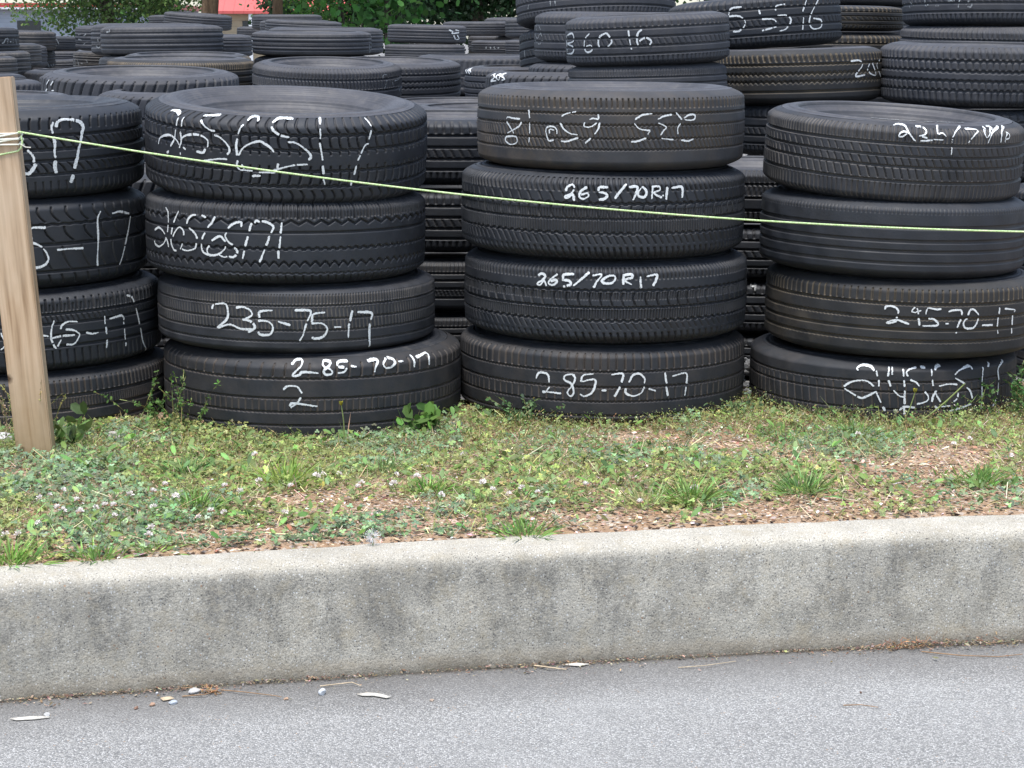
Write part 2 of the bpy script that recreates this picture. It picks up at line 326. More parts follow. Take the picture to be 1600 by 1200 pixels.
# --- stack three
front(954, 418, 5.3, 137, 268, .3, .6, [G_(.45, .003, .006, .0008, .012, 'sq'), G_(.16, .003, .006, .0012, .012, 'sq'), G_(-.18, .003, .006, .0012, .012, 'sq'), G_(-.45, .003, .006, .0008, .012, 'sq'), S_(.58, .84, .0155, .002, .0022, .0045), S_(-.15, .12, .014, .009, .0015, .0022), S_(-.42, -.22, .014, .009, .0015, .0022)],
      'mudlow', 'top tyre of the third stack, upside-down chalk 235 65 18, muddy lower left', g3,
      [(rE, '105,125 115,110 160,120 210,125|105,145 150,215 160,235|220,148 195,185 110,232|160,255 105,260 98,290 135,318 180,305 182,265 160,255|275,55 280,120|280,150 282,235|280,265 275,305|410,190 405,215 415,260 430,290 465,285|410,190 450,180 485,200 490,240|435,235 435,205 470,210|635,68 560,85 525,105|515,155 540,200 590,235 645,245|650,268 560,295 520,292|800,90 800,125 760,120 735,130|700,150 695,180 740,185 790,155|810,152 800,200 770,243|745,270 700,310|1205,85 1130,95 1075,130|1070,158 1110,200 1190,212|1190,215 1165,250|1160,270 1100,292 1045,298|1355,92 1290,105 1245,130|1250,155 1310,185 1290,215 1268,248|1275,272 1370,283|1385,75 1430,130|1445,120 1480,95 1525,95 1525,125 1490,135 1450,130|1420,158 1400,195 1400,240|1425,285 1480,292 1520,275')], sm='side_grey', cw=.0046, sag=.12)
front(942, 440, 5.3, 268, 408, .6, .4, [G_(.34, .005, .008, .0014, .022, 'sq'), G_(-.02, .004, .007, .001, .011, 'saw'), G_(-.36, .004, .007, .0014, .022, 'sq'), S_(.62, .94, .0155, .006, .004, .006, .003), S_(.36, .60, .031, .012, .0015, .003), S_(.0, .30, .031, .003, .002, .0045, .004), S_(.0, .22, .008, 0, .0012, .003), S_(-.34, -.04, .008, .001, .0012, .003), S_(-.62, -.4, .020, .014, .0016, .003), S_(-.95, -.68, .018, .008, .003, .005)],
      'black', 'second tyre down in the third stack, bold chalk 265/70R.17 above the cord', g3,
      [(rI, '568,580 575,560 600,548 608,565 595,590 565,605 575,612 600,595 608,628|670,560 640,580 632,605 650,618 675,605 670,590 640,598|770,562 728,562 725,582|725,585 755,590 765,605 750,618 725,620|858,545 830,580 800,618|870,560 910,560 905,590 890,625|930,565 915,585 918,605 945,608 955,585 940,562 930,565|985,565 980,620|980,560 1015,558 1020,575 990,590 1030,612|1032,600 1040,603|1055,560 1050,622|1075,565 1125,562 1125,620')], cw=.0066)
front(946, 438, 5.3, 408, 541, .4, 0, [G_(.36, .004, .007, .001, .022, 'sq'), G_(-.06, .004, .007, .001, .011, 'saw'), G_(-.39, .004, .007, .0014, .022, 'sq'), S_(.62, .92, .0125, .003, .0025, .005), S_(-.03, .32, .031, .002, .0025, .005, .004), S_(.12, .32, .008, 0, .0012, .003), S_(-.36, -.1, .008, .0, .0014, .0032), S_(-.62, -.42, .020, .014, .0014, .002), S_(-.95, -.68, .020, .007, .003, .005)],
      'black', 'third tyre down in the third stack, bold chalk 265/70 R17 high on its tread', g3,
      [(rJ, '435,155 455,145 470,158 455,178 432,192 445,200 465,180 475,205|530,148 500,168 485,190 505,200 525,188 520,175 495,182|608,148 560,150 555,172|550,175 585,180 590,198 555,208|680,138 650,165 602,205|695,155 740,150 715,185 700,215|800,155 770,158 740,180 755,192 790,190 805,170 800,155|845,155 843,200|840,155 880,150 885,165 850,178 885,200|925,160 928,218|955,160 1005,152 1000,180 985,205')], cw=.0066)
front(940, 440, 5.3, 541, 668, .4, 0, [G_(.44, .003, .006, .0008, .012, 'sq'), G_(.04, .003, .006, .0008, .012, 'sq'), G_(-.33, .003, .006, .0008, .012, 'sq'), G_(-.7, .003, .006, .0008, .012, 'sq'), S_(.48, .9, .023, .0, .0022, .0045), S_(-.3, .0, .021, 0, .0012, .002)],
      'ground_tyre', 'bottom tyre of the third stack, chalk 285-70-17 across light dusty grooves', g3,
      [(rJ, '425,650 440,622 480,630 488,670|490,690 470,715 455,715|455,710 545,722|600,628 565,635 560,655 590,672 600,690 605,720 590,735 575,715 600,680 612,650 600,628|700,628 650,635 640,668|640,665 705,655 705,690 690,720 655,735 635,725|738,708 762,708|785,632 840,628 835,670|828,690 800,738|870,670 890,635 920,628 945,650 945,675|945,690 930,720 890,735 855,720 855,695|965,700 1000,710|1045,622 1052,675|1050,690 1058,735|1080,640 1145,625 1148,675|1145,690 1140,735')], cw=.0058)
# --- stack four
front(1394, 396, 5.3, 180, 312, 3.0, 3.2, [G_(.53, .006, .007), G_(.22, .005, .007), G_(-.05, .005, .007), G_(-.42, .006, .007), S_(.57, .93, .021, .001, .0022, .0045), S_(.57, .93, .0105, .001, .0012, .0025), S_(-.02, .18, .022, .010, .0018, .004), S_(.26, .46, .022, .010, .0012, .003), S_(-.36, -.08, .022, .010, .0018, .004), S_(-.9, -.47, .014, .0, .0014, .003)],
      'black_old', 'top tyre of the fourth stack, tilted, thin chalk 235/70/16 at its upper right', g4,
      [(rG, '115,185 160,168 230,180 260,210 290,270 340,335 365,368|290,270 240,255 195,275 180,310 220,315 275,275|365,195 440,205 490,250 470,290 405,310|440,310 500,335|420,365 560,355|590,175 720,165|615,180 610,230 620,285 670,275 715,315|570,348 685,352|870,190 820,260 785,325|785,345 778,380|775,435 770,525|925,228 990,225 1070,245 1030,300 965,385|1130,200 1145,270 1175,325 1205,250 1205,200 1150,190|1285,190 1230,270 1180,390|1340,190 1330,270 1322,385|1385,260 1375,330 1370,380|1385,260 1420,290 1415,330 1380,345')], sm='side_grey', cw=.0042, sag=.16)
front(1392, 409, 5.3, 312, 438, 1.6, .2, [G_(.36, .008, .0035), G_(.0, .007, .0035), G_(-.27, .006, .0035), G_(-.58, .006, .003), S_(.7, .86, .011, .0, .001, .0012)],
      'black', 'bald unmarked tyre second down in the fourth stack, crossed by the green cord', g4)
front(1405, 420, 5.3, 438, 563, 1.2, .2, [G_(.47, .006, .006, .001, .012, 'saw'), G_(.10, .006, .006, .0008, .012), G_(-.2, .006, .006), G_(-.5, .006, .006, .0008, .014, 'saw'), S_(.53, .86, .019, .0, .002, .004)],
      'muddy', 'third tyre down in the fourth stack, chalk 245-70-17, tan dust in grooves', g4,
      [(rF, '155,155 165,125 210,118 265,135 290,165 288,200|275,230 280,250|165,290 220,270 280,262 330,280 405,308|165,290 190,298 275,275|465,130 430,170 460,185 530,165|485,140 500,205|500,245 510,325|735,150 690,155 640,145 600,140 580,170 575,210|600,250 660,258 700,300 680,322 600,325 540,325|770,302 815,302|810,178 860,165 940,165 950,215|940,258 920,300 900,350|890,390 890,405|1010,215 1040,160 1080,160 1130,215|1120,250 1100,310 1060,350 990,350 965,310 985,265 1010,250|1160,320 1275,318|1345,135 1340,205|1330,240 1322,338|1325,370 1330,410|1400,150 1505,160 1498,185|1482,218 1475,320|1470,350 1468,410')], cw=.0052)
front(1375, 410, 5.3, 563, 668, .6, .2, [G_(.45, .003, .006, .0008, .014, 'saw'), G_(.14, .003, .006, .0008, .014, 'saw'), G_(-.40, .003, .006, .0008, .014, 'saw'), G_(-.74, .003, .006), S_(-.7, .4, .024, .01, .0012, .0018)],
      'ground_tyre', 'bottom tyre of the fourth stack, scrawled chalk 245 65 17 behind the dandelions', g4,
      [(rD, '220,100 210,80 235,60 280,52 330,70 355,105|370,100 380,150|392,178 390,232|100,232 140,205 200,185 270,182 315,200 350,232|105,250 170,290 240,328 300,310 375,270|368,280 410,370|425,400 440,437|475,65 465,150|470,180 490,235|510,265 560,310 600,320|590,85 595,150|598,180 602,235|605,265 602,380|600,400 600,465|500,65 500,135|770,70 730,72|700,72 640,90 618,120 635,150|650,175 700,200 725,230|760,265 795,310 790,350 740,370 700,378|560,430 600,402 690,408|890,50 860,70 850,95|822,85 825,145|830,175 838,228|865,265 835,320 828,360|850,270 880,330 900,360|850,395 885,425|885,228 960,212 1040,215|1160,90 1145,62 1110,68 1050,100 1018,135|1020,162 1070,190 1105,215|1115,240 1145,270 1165,335|1045,285 1035,330 1005,360|905,400 980,392|965,440 1060,410 1155,378|1250,70 1245,195|1243,230 1243,330|1240,365 1238,420|1370,5 1385,80 1388,180|1385,200 1380,305|1365,345 1335,400|1295,30 1292,70')], cw=.0058)
s4 = [o for o in C.objects if o.get('label', '').startswith('top tyre of the fourth')][0]
_R, _W = TY[12][3], TY[12][4]; V = []; Q = []; a = -.42
while a < .55:
    L_ = random.uniform(.03, .11)
    if random.random() < .8:
        for q in np.arange(a, a+L_, .012):
            k = len(V)
            for aa, rr in ((q, .066), (q, .0605), (q+.012, .0605), (q+.012, .066)): V.append(((_R-rr)*math.sin(aa), -(_R-rr)*math.cos(aa), .4978*_W+.0012))
            Q.append((k, k+1, k+2, k+3))
    a += L_+random.uniform(.012, .03)
link('raised_lettering', npmesh('raised_lettering', V, np.array(Q), M['chalk2'], False), s4)
# --- background tyres share prototype meshes
PR, PW = .33, .205
SPEC = {
 'rib': [G_(.52, .0045, .006), G_(.16, .004, .006), G_(-.2, .0045, .006), G_(-.52, .004, .006), S_(.57, .95, .026, .003, .003, .005), S_(-.16, .12, .026, .012, .002, .003), S_(-.9, -.6, .02, 0, .002, .004)],
 'fine': [G_(.5, .004, .006), G_(.22, .004, .006), G_(-.1, .004, .006), G_(-.45, .005), S_(.55, .9, .012, .0, .0018, .0035), S_(-.4, -.14, .012, .008, .0016, .003)],
 'slant': [G_(.0, .006), G_(-.55, .005), S_(.05, .9, .036, -.022, .003, .006, .004), S_(-.9, -.05, .036, .022, .003, .006)],
 'rag': [G_(.50, .005, .008, .0018, .022, 'sq'), G_(.16, .005, .008, .0018, .022, 'sq'), G_(-.16, .005, .008, .0018, .022, 'sq'), G_(-.48, .005, .008, .0018, .022, 'sq'), S_(.55, .96, .023, .006, .0035, .006), S_(.2, .48, .022, .002, .0018, .004), S_(-.45, -.2, .022, .002, .0018, .004), S_(-.95, -.52, .022, .002, .003, .005)],
 'block': [G_(.48, .006, .008), G_(-.02, .005, .007), G_(-.5, .006, .008), S_(.52, .98, .017, .003, .004, .006), S_(.05, .45, .017, .006, .003, .005), S_(-.95, -.55, .017, .003, .003, .005)],
 'scal': [G_(.45, .004, .006, .001, .02), G_(.1, .005, .006, -.004, .022, 'arc'), G_(-.2, .005, .006, -.004, .022, 'arc'), G_(-.55, .005, .006), S_(.55, .85, .022, .008, .002, .0035)],
}
PROTO = {}
def proto(kind, tm, sm, lod):
    k = (kind, tm, sm, lod)
    if k not in PROTO:
        nd, nt, nr = ((420, 84, 128), (200, 60, 72))[lod]
        nd2, nb = ((360, 60), (200, 0))[lod]
        PROTO[k] = (tread_mesh(PR, PW, SPEC[kind], nd2, nb, nt, M[tm]), side_mesh(PR, PW, .20, 1, nr, M[sm], .13), side_mesh(PR, PW, .20, -1, nr, M[sm]))
    return PROTO[k]
def place(x, y, z, R, W, roll, tip, kind, tm, sm, label, group, spin=None):
    lod = 0 if y < 9.4 else 1
    sp = random.uniform(-.3, .3) if spin is None else spin
    Mw = world_mat((x, y, z), roll, tip)
    root = empty('tyre'); root.matrix_world = Mw; tag(root, label, 'tyre', group)
    for nm, me in zip(('tread', 'sidewall', 'sidewall'), proto(kind, tm, sm, lod)):
        o = link(nm, me, root); o.scale = (R/PR, R/PR, W/PW); o.rotation_euler = (0, 0, sp)
    TY.append((x, y, z, R, W)); return root, Mw
gB = 'tyres stacked behind the front row'
def back(cx, wpx, Y, yt, yb, roll, tip, kind, label, writing=(), tm='grey', sm='side_grey', cw=None, group=gB, faint=True):
    R = wpx/2/ppm(Y, P(cx, yt, Y)[2]); yf = Y-R+.03
    zt = P(cx, yt, yf)[2]; zb = P(cx, yb, yf)[2]; W = zt-zb; z = (zt+zb)/2; x = P(cx, yt, Y)[0]
    root, Mw = place(x, Y, z, R, W, roll, tip, kind, tm, sm, label, group, 0.)
    for reg, st in writing: chalk(root, Mw, R, W, SPEC[kind], st, reg, cw or .0065*max(1, Y/9), faint=faint, skip=Y < 9)
# right cluster
back(1012, 256, 6.65, 20, 102, -2.6, 1, 'rib', 'tilted tyre with chalk B 60 16 above the third front stack', [(rM, '405,210 410,310|410,210 440,200 445,245 410,260|412,262 445,280 440,315 410,320|540,200 515,230 510,280 525,310 555,300 550,270 520,275|640,195 600,220 595,270 630,285 670,255 660,220 640,195|770,180 778,240 788,295|850,175 825,200 822,250 840,275 885,275 905,245 870,225 835,245')], faint=False)
back(1012, 248, 6.65, 100, 178, -1.5, 0, 'fine', 'unmarked tyre directly under the tilted B 60 16 tyre')
back(955, 240, 8.1, 17, 99, .5, .5, 'rib', 'tyre peeping out beside the B 60 16 tyre, small chalk marks at its end', [(rO, '1055,260 1065,320|1085,260 1105,320|1045,350 1070,400 1100,350 1120,380|1050,420 1090,460 1120,420')])
back(948, 246, 8.1, 99, 178, .5, 0, 'slant', 'tyre with faint chalk 206 just over the left end of the third front stack', [(rO, '1000,840 1030,830 1045,865|1090,860 1110,858|1200,865 1230,830 1255,835')])
back(931, 250, 8.8, -42, 40, -2, -5, 'rib', 'high leaning tyre behind the B 60 16 tyre, cut by the top of the photo', [(rO, '985,20 970,100|1200,0 1205,65|1245,0 1260,60')])
back(930, 236, 8.8, 42, 122, -3, -5, 'rib', 'dark tilted tyre with faint chalk line at the foot of the leaning pile', [(rO, '935,520 945,640')], tm='black')
back(1180, 268, 7.45, -5, 78, -4, -1, 'rib', 'sloping tyre with large chalk 5 55 16 at the top of the photo', [(rN, '130,35 75,45 62,80|65,85 120,85 150,120 120,160 85,165|280,40 225,50 225,75|235,100 290,100 310,115|310,140 235,160|355,22 310,30 305,55|315,80 360,80 385,105 360,150 325,162|465,0 445,60|450,90 445,155|525,0 490,70 480,120 500,150 540,140 540,105 500,95')], faint=False, tm='black')
back(1246, 266, 7.1, 75, 164, -1.6, 0, 'scal', 'tyre with brownish scalloped grooves and chalk 205 at its right end', [(rN, '695,318 740,315 755,340 720,395 770,390|785,350 800,320 815,350 825,390 800,385 780,360|845,310 830,340 850,400')], tm='muddy', faint=False)
back(1262, 270, 7.1, 164, 246, 0, 0, 'rib', 'dark unmarked tyre right under the tyre chalked 205', tm='black')
back(1295, 232, 8.6, 8, 48, .5, 0, 'rib', 'narrow tyre behind the right end of the sloping 5 55 16 tyre', tm='muddy')
back(1297, 236, 8.6, 50, 118, .5, .4, 'rib', 'dusty tyre whose right end shows behind the 205 tyre', tm='muddy')
back(1535, 316, 7.0, 67, 168, .9, 1.2, 'rag', 'big chunky all-terrain tyre at the right edge with ragged grooves', tm='grey')
back(1545, 262, 8.0, -45, 42, .2, -1, 'rib', 'tyre in the top right corner with cut-off chalk B 65-16', [(rN, '1005,25 1010,45|1010,10 1030,30|1085,0 1090,30 1110,20|1140,30 1160,30|1205,5 1240,3|1265,0 1258,40|1320,0 1300,20 1320,38 1335,15')])
back(1558, 300, 8.0, 38, 120, .5, 1.5, 'block', 'tyre seen as a thin light rim above the big chunky right-hand tyre')
back(1335, 205, 9.6, -60, 9, 0, 0, 'rib', 'dark tyre sliver at the top edge left of the corner tyre', tm='black')
back(1330, 205, 9.6, 9, 60, 0, 0, 'rib', 'tyre mostly hidden below the top-edge sliver at right')
back(1520, 300, 7.0, 172, 250, 0, 0, 'rib', 'shadowed tyre beneath the big chunky right-hand tyre', tm='black', sm='side')
for i, (a, b) in enumerate(((185, 262), (262, 345), (345, 430), (430, 515), (515, 610))):
    back(1800, 370, 6.7, a+10, b+8, 0, 0, ('rib', 'fine')[i % 2], ('top', 'second', 'third', 'fourth', 'lowest')[i]+' tyre of the shadowed stack farther back at the photo edge', tm='black', sm='side')
# second row, in the gaps
for i, (a, b) in enumerate(((300, 392), (394, 480), (482, 558), (560, 640))):
    back(1752, 340, 5.9, a, b, 0, 0, ('rib', 'fine')[i % 2], ('top', 'second', 'third', 'bottom')[i]+' tyre of the dark stack at the photo edge, right behind the fourth front stack', tm='black', sm='side')
nn = ('top', 'second', 'third', 'fourth', 'lowest')
for i, (a, b) in enumerate(((183, 290), (294, 396), (402, 486), (488, 565), (567, 635))):
    back(700, 345, 6.0, a, b, .3, .5, ('rib', 'rib', 'fine', 'fine', 'rib')[i], nn[i]+' tyre in the dark stack filling the gap between the second and third front stacks', tm='black', sm='side_grey' if i == 0 else 'side')
for i, (a, b) in enumerate(((262, 350), (352, 436), (438, 520), (522, 590), (592, 640))):
    back(1182, 330, 6.1, a, b, 0, .5, ('block', 'rib', 'rib', 'rib', 'rib')[i], nn[i]+' tyre in the dark stack filling the gap between the third and fourth front stacks', [(rN, '183,1470 178,1485 190,1490 200,1475 200,1515|225,1462 228,1520')] if i == 2 else (), tm='black', sm='side_grey' if i == 0 else 'side')
for i, (a, b) in enumerate(((272, 352), (354, 436), (438, 520), (522, 590), (592, 640))):
    back(236, 320, 6.05, a, b, 0, .5, ('slant', 'rib', 'rib', 'rib', 'rib')[i], nn[i]+' tyre in the dark stack filling the gap between the first and second front stacks', tm='black', sm='side')
back(300, 290, 6.9, 143, 225, 0, 1, 'slant', 'tyre end peeping out just left of the big tilted tyre')
back(-50, 330, 6.2, 150, 240, 0, .8, 'rib', 'tyre whose light top shows right of the stake, behind the thick 517 tyre')
back(220, 304, 7.3, 112, 196, .8, 3.2, 'slant', 'slightly tipped tyre with long diagonal cuts and chalk 16 at its end', [(rQ, '585,935 550,990|630,950 600,1000|560,1040 540,1075|610,1060 640,1060')], faint=False)
back(282, 230, 8.6, 90, 160, .4, 1.5, 'fine', 'tyre with a pale dusty rim line right behind the diagonal-cut tyre', tm='muddy')
back(292, 200, 9.4, 84, 150, .5, 2.2, 'rib', 'tyre showing only its flat top behind the pale-rimmed tyre', tm='muddy')
back(253, 190, 10.3, 39, 87, -.6, .4, 'rib', 'long low tyre in the upper left with small chalk marks at its left end', [(rQ, '1190,380 1195,350|1215,375 1220,340|1250,375 1290,370 1285,345')])
back(236, 186, 11.1, 36, 88, 0, 0, 'fine', 'tyre just behind the long low upper-left tyre, its end chalked', [(rQ, '1150,440 1155,490|1130,540 1160,560 1180,540')])
back(309, 106, 18.2, 20, 45, 4, 1.5, 'rib', 'far tyre tilting down to the right in front of the brown tree trunk')
back(284, 104, 19.5, 23, 45, 0, 0, 'rib', 'far tyre half hidden by the one tilting before the tree trunk')
back(308, 172, 11.9, 53, 90, .5, .6, 'fine', 'tyre right of the long low upper-left tyre, lower than it')
back(420, 100, 19, 41, 62, 0, 1, 'rib', 'small far tyre below the red-roofed house')
# middle cluster
back(487, 187, 10.4, 48, 87, .4, 1.2, 'rib', 'low tyre with four dark grooves below the tree with large leaves', [(rP, '712,235 716,300')])
back(509, 180, 11.3, 42, 86, .6, 1.0, 'fine', 'tyre poking out to the right behind the four-grooved one')
back(511, 233, 8.4, 97, 170, 1.4, 4.2, 'block', 'tyre tipped forward with blocky shoulder and chalk mark at its right end', [(rP, '790,450 795,425 815,425|815,455 800,505|845,465 855,505|855,440 880,450 855,460|880,490 885,520')])
back(612, 216, 9.1, 94, 158, .8, 3.0, 'scal', 'round-shouldered tyre with white-edged hole left of centre top, no chalk')
back(667, 124, 15.8, 38, 68, 1.2, .5, 'rib', 'far tyre with chalk 225 70 under the large-leaved tree', [(rP, '1168,170 1190,180 1185,190 1225,185|1205,170 1225,175|1195,200 1205,225|1215,200 1225,220 1210,225')], faint=False)
back(664, 126, 15.7, 69, 95, .6, .5, 'rib', 'far tyre right under the one chalked 225 70')
back(745, 195, 10.5, 86, 150, .2, .6, 'slant', 'wide tyre with a pale flat top right of the round-shouldered one')
back(842, 232, 8.7, 104, 162, 0, .8, 'rib', 'tyre with white chalk 16 at its left shoulder left of the leaning pile', [(rP, '1270,395 1275,415|1290,390 1290,420|1305,385 1298,410')], faint=False)
back(880, 244, 7.95, 112, 190, 0, .5, 'slant', 'tyre chalked 205 at its left end just left of the third front stack', [(rP, '1410,430 1430,420 1430,440 1410,460 1440,458|1455,420 1440,440 1455,455 1465,430 1455,420|1495,418 1475,420 1475,435 1490,450 1470,455')], faint=False)
back(750, 116, 17.2, 33, 56, 0, .5, 'rib', 'far unmarked tyre left of the small chalked 05-16 tyre')
back(811, 108, 17.6, 27, 57, 0, 0, 'rib', 'small far tyre chalked 05-16 near the leaning pile', [(rP, '1372,135 1375,158|1385,140 1395,155|1410,135 1420,160|1435,148 1445,148|1455,125 1452,155|1468,128 1465,150')], faint=False)
back(845, 112, 16.7, 28, 60, 0, 0, 'rib', 'small far tyre touching the left side of the leaning pile')
back(790, 118, 17.4, 55, 82, 0, 0, 'rib', 'far tyre under and left of the small chalked 05-16 tyre')
back(796, 120, 16.2, 63, 84, 0, .5, 'rib', 'far tyre with faint chalk, second below the 05-16 tyre', [(rP, '1380,280 1382,265|1405,265 1408,282|1425,265 1430,280|1445,272 1455,272')])
back(848, 118, 15.8, 62, 88, 0, .5, 'rib', 'far tyre at the left foot of the leaning pile')
back(720, 265, 7.7, 160, 235, .2, 1, 'fine', 'tyre showing its top just above the stack in the gap, farther one')
back(775, 285, 6.9, 169, 240, .2, .8, 'fine', 'tyre with a few chalk dashes on its rim just left of the third front stack', [(rP, '1165,602 1180,600|1215,602 1235,602|1240,604 1275,600')], faint=False)
back(448, 110, 17, 22, 46, 0, .5, 'rib', 'small far tyre below the second tree trunk')
back(462, 112, 16.2, 31, 56, 0, .5, 'rib', 'small far tyre in front of the one below the second tree trunk')
back(474, 120, 15.2, 31, 56, 2.4, 1, 'rib', 'small far tyre sloping right above the four-grooved tyre')
# far left
L = [(-46, 147, 13.2, 43, 87, 'chalk 50-16 end tyre at the far left edge', '20,510 45,495 60,460|60,460 90,450 85,510|110,490 130,490|150,450 150,510|180,460 190,520'),
     (20, 132, 15, 47, 79, 'wide low tyre against the grey building wall', ''),
     (68, 112, 17, 56, 79, 'far tyre chalked 205 16 in front of the grey building', '545,455 550,510|575,460 590,520|610,470 620,510|640,490 660,460 690,520'),
     (184, 132, 15, 39, 79, 'far dark tyre with chalk loops left of the long low upper-left tyre', '920,410 950,400|985,420 1015,395|920,460 960,470|980,520 1000,510'),
     (88, 112, 17, 79, 100, 'far plain tyre below the one chalked 205 16', ''),
     (176, 122, 15.6, 80, 112, 'far chalked tyre right above the diagonal-cut tyre left end', '880,690 890,770|910,700 930,770|950,740 975,745|1010,700 1030,740'),
     (-27, 146, 13, 81, 122, 'leftmost of the row of overlapping far tyre ends', ''),
     (-9, 144, 13.7, 68, 108, 'second of the overlapping far tyre ends at left, chalk on it', '285,680 310,720|315,700 340,740|300,640 320,670'),
     (1, 142, 14.4, 70, 107, 'third of the overlapping far tyre ends at left, dense chalk on it', '385,600 390,680|410,600 420,690|440,605 435,660|450,650 480,690|370,650 390,690'),
     (15, 140, 15.1, 78, 110, 'fourth of the overlapping far tyre ends at left', '560,740 565,800|590,750 600,800|620,740 625,790'),
     (-48, 146, 12.6, 88, 128, 'far left tyre end cut by the photo edge', ''),
     (100, 116, 16.5, 93, 118, 'far smooth tyre above the diagonal-cut tyre', ''),
     (-36, 150, 12.7, 122, 160, 'lower far tyre end beside the top of the stake', ''),
     (-14, 148, 13.3, 110, 148, 'lower far tyre end with faint chalk right of the stake top', '190,940 200,1010|220,950 240,1000|250,940 260,1000'),
     (12, 146, 14.0, 109, 146, 'lower far tyre end chalked, left of the diagonal-cut tyre', '300,960 310,1010|340,1000 350,1050|380,960 390,1010|420,970 430,1000'),
     (30, 140, 14.8, 110, 140, 'lower far tyre nearly hidden by the diagonal-cut tyre', '')]
for cx, w, Y, a, b, lb, st in L:
    back(cx, w, Y, a, b, random.uniform(-1.6, 1.6), random.uniform(0, 1.5), random.choice(('rib', 'fine', 'rib')), lb, [(rQ, st)] if st else (), tm=random.choice(('grey', 'black', 'black_old')), cw=.009)
# whatever carries the tyres above: lower tyres down to the ground, and the rows in between
def free(x, y, z, R, W):
    for a in TY:
        if abs(a[2]-z) < (a[4]+W)/2-.035 and math.hypot(a[0]-x, a[1]-y) < (a[3]+R)-.05: return False
    return True
vis = list(TY[16:])
gF = 'plain tyres low in the stacks behind'
lf = 'plain black tyre low in a back stack, almost hidden by the tyres in front'
for a in vis:
    x, y, z, R, W = a; zz = z-W/2
    while zz > .10 and y < 10.6 and (z-zz) < .75:
        W2 = min(random.uniform(.18, .215), zz); c = zz-W2/2
        if free(x, y, c, R*.98, W2):
            place(x+random.uniform(-.02, .02), y+random.uniform(-.02, .02), c, min(.35, R), W2, 0, 0, random.choice(('rib', 'fine', 'slant')), 'black', 'side', lf, gF)
        zz -= W2
gR = 'even plain stacks across the yard'
for y in np.arange(9.6, 21, 1.6):
    for x in np.arange(-.31*y-.4, .31*y+.4, .74):
        xx = x+random.uniform(-.03, .03); yy = y+random.uniform(-.03, .03)
        top = random.choice((3, 4, 4)) if y < 12 else random.choice((4, 5))
        for k in range(top):
            c = .1+.2*k
            if c+.1 > (.86 if y < 12 else .98): break
            if free(xx, yy, c, .33, .2) and k == top-1:
                place(xx, yy, c, .33, .2, 0, random.uniform(-.3, 1), random.choice(('rib', 'fine', 'slant')), random.choice(('black', 'grey')), 'side_grey', 'plain dark tyre in the even rows of stacks across the yard', gR)
exec_rest = True
# ------------------------------------------------------------------ world / light
w = bpy.data.worlds.new('World'); sc.world = w; w.use_nodes = True
nt = w.node_tree; bg = nt.nodes['Background']; sky = nt.nodes.new('ShaderNodeTexSky')
SE, SR = math.radians(76), math.radians(200)
sky.sky_type = 'NISHITA'; sky.sun_disc = False; sky.sun_elevation = SE; sky.sun_rotation = SR; sky.air_density = 1.0; sky.dust_density = 1.2; sky.ozone_density = 1.0
hs = nt.nodes.new('ShaderNodeHueSaturation'); hs.inputs['Saturation'].default_value = .80; nt.links.new(sky.outputs[0], hs.inputs['Color']); nt.links.new(hs.outputs[0], bg.inputs[0]); bg.inputs[1].default_value = .12
ld = bpy.data.lights.new('sun', 'SUN'); ld.energy = 2.3; ld.angle = math.radians(18); ld.color = (1, .975, .94)
so = bpy.data.objects.new('sun', ld); C.objects.link(so)
sd = Vector((math.sin(SR)*math.cos(SE), math.cos(SR)*math.cos(SE), math.sin(SE)))
so.rotation_euler = sd.to_track_quat('Z', 'Y').to_euler(); so.location = (0, 0, 20)
sc.view_settings.view_transform = 'Standard'; sc.view_settings.look = 'None'; sc.view_settings.exposure = 1.2; sc.view_settings.gamma = 1
# ------------------------------------------------------------------ kerb, road, bank
ZR = -.222
from numpy.polynomial import polynomial as Pl
bp = np.array([G(px, py, ZR)[:2] for px, py in ((0, 1097), (200, 1081), (400, 1066), (600, 1053), (800, 1041), (1000, 1031), (1200, 1021), (1400, 1011), (1600, 1003))])
kc = Pl.polyfit(bp[:, 0], bp[:, 1], 2)
def yk(x):
    x = np.asarray(x, float); xc = np.clip(x, -1.1, 1.15)
    return Pl.polyval(xc, kc)+(x-xc)*Pl.polyval(xc, Pl.polyder(kc))
def sm_noise(x, y, s, seed=0):
    r = np.random.default_rng(seed); o = 0
    for k in range(7):
        a = r.uniform(0, 2*PI); f = s*(1+.7*k); p = r.uniform(0, 6)
        o = o+np.sin((x*math.cos(a)+y*math.sin(a))*f+p+1.3*np.sin((x*math.sin(a)-y*math.cos(a))*f*.6+p*2))/(1+.5*k)
    return o/3.
# kerb profile in (distance behind base line, z)
prof = [(0, ZR-.05), (0, ZR), (.002, ZR+.012), (.008, ZR+.03), (.014, ZR+.08), (.022, ZR+.14), (.027, -.040), (.030, -.022), (.036, -.010), (.047, -.003), (.070, 0), (.11, .001), (.145, .0), (.152, -.004), (.152, -.05), (.152, -.2)]
pp = []
for (a, b) in zip(prof[:-1], prof[1:]):
    n_s = max(1, int(math.hypot(b[0]-a[0], b[1]-a[1])/.006))
    for k in range(n_s): pp.append((a[0]+(b[0]-a[0])*k/n_s, a[1]+(b[1]-a[1])*k/n_s))
pp.append(prof[-1]); pp = np.array(pp)
xs = np.concatenate([np.linspace(-6, -1.4, 60, endpoint=False), np.linspace(-1.4, 1.5, 420, endpoint=False), np.linspace(1.5, 6.5, 60)])
X, I = np.meshgrid(xs, np.arange(len(pp)), indexing='ij')
D_ = pp[I, 0]; Z_ = pp[I, 1]
wv = .0016*sm_noise(X, Z_*2+D_*2, 9, 3)+.0007*sm_noise(X, Z_+D_, 60, 4)
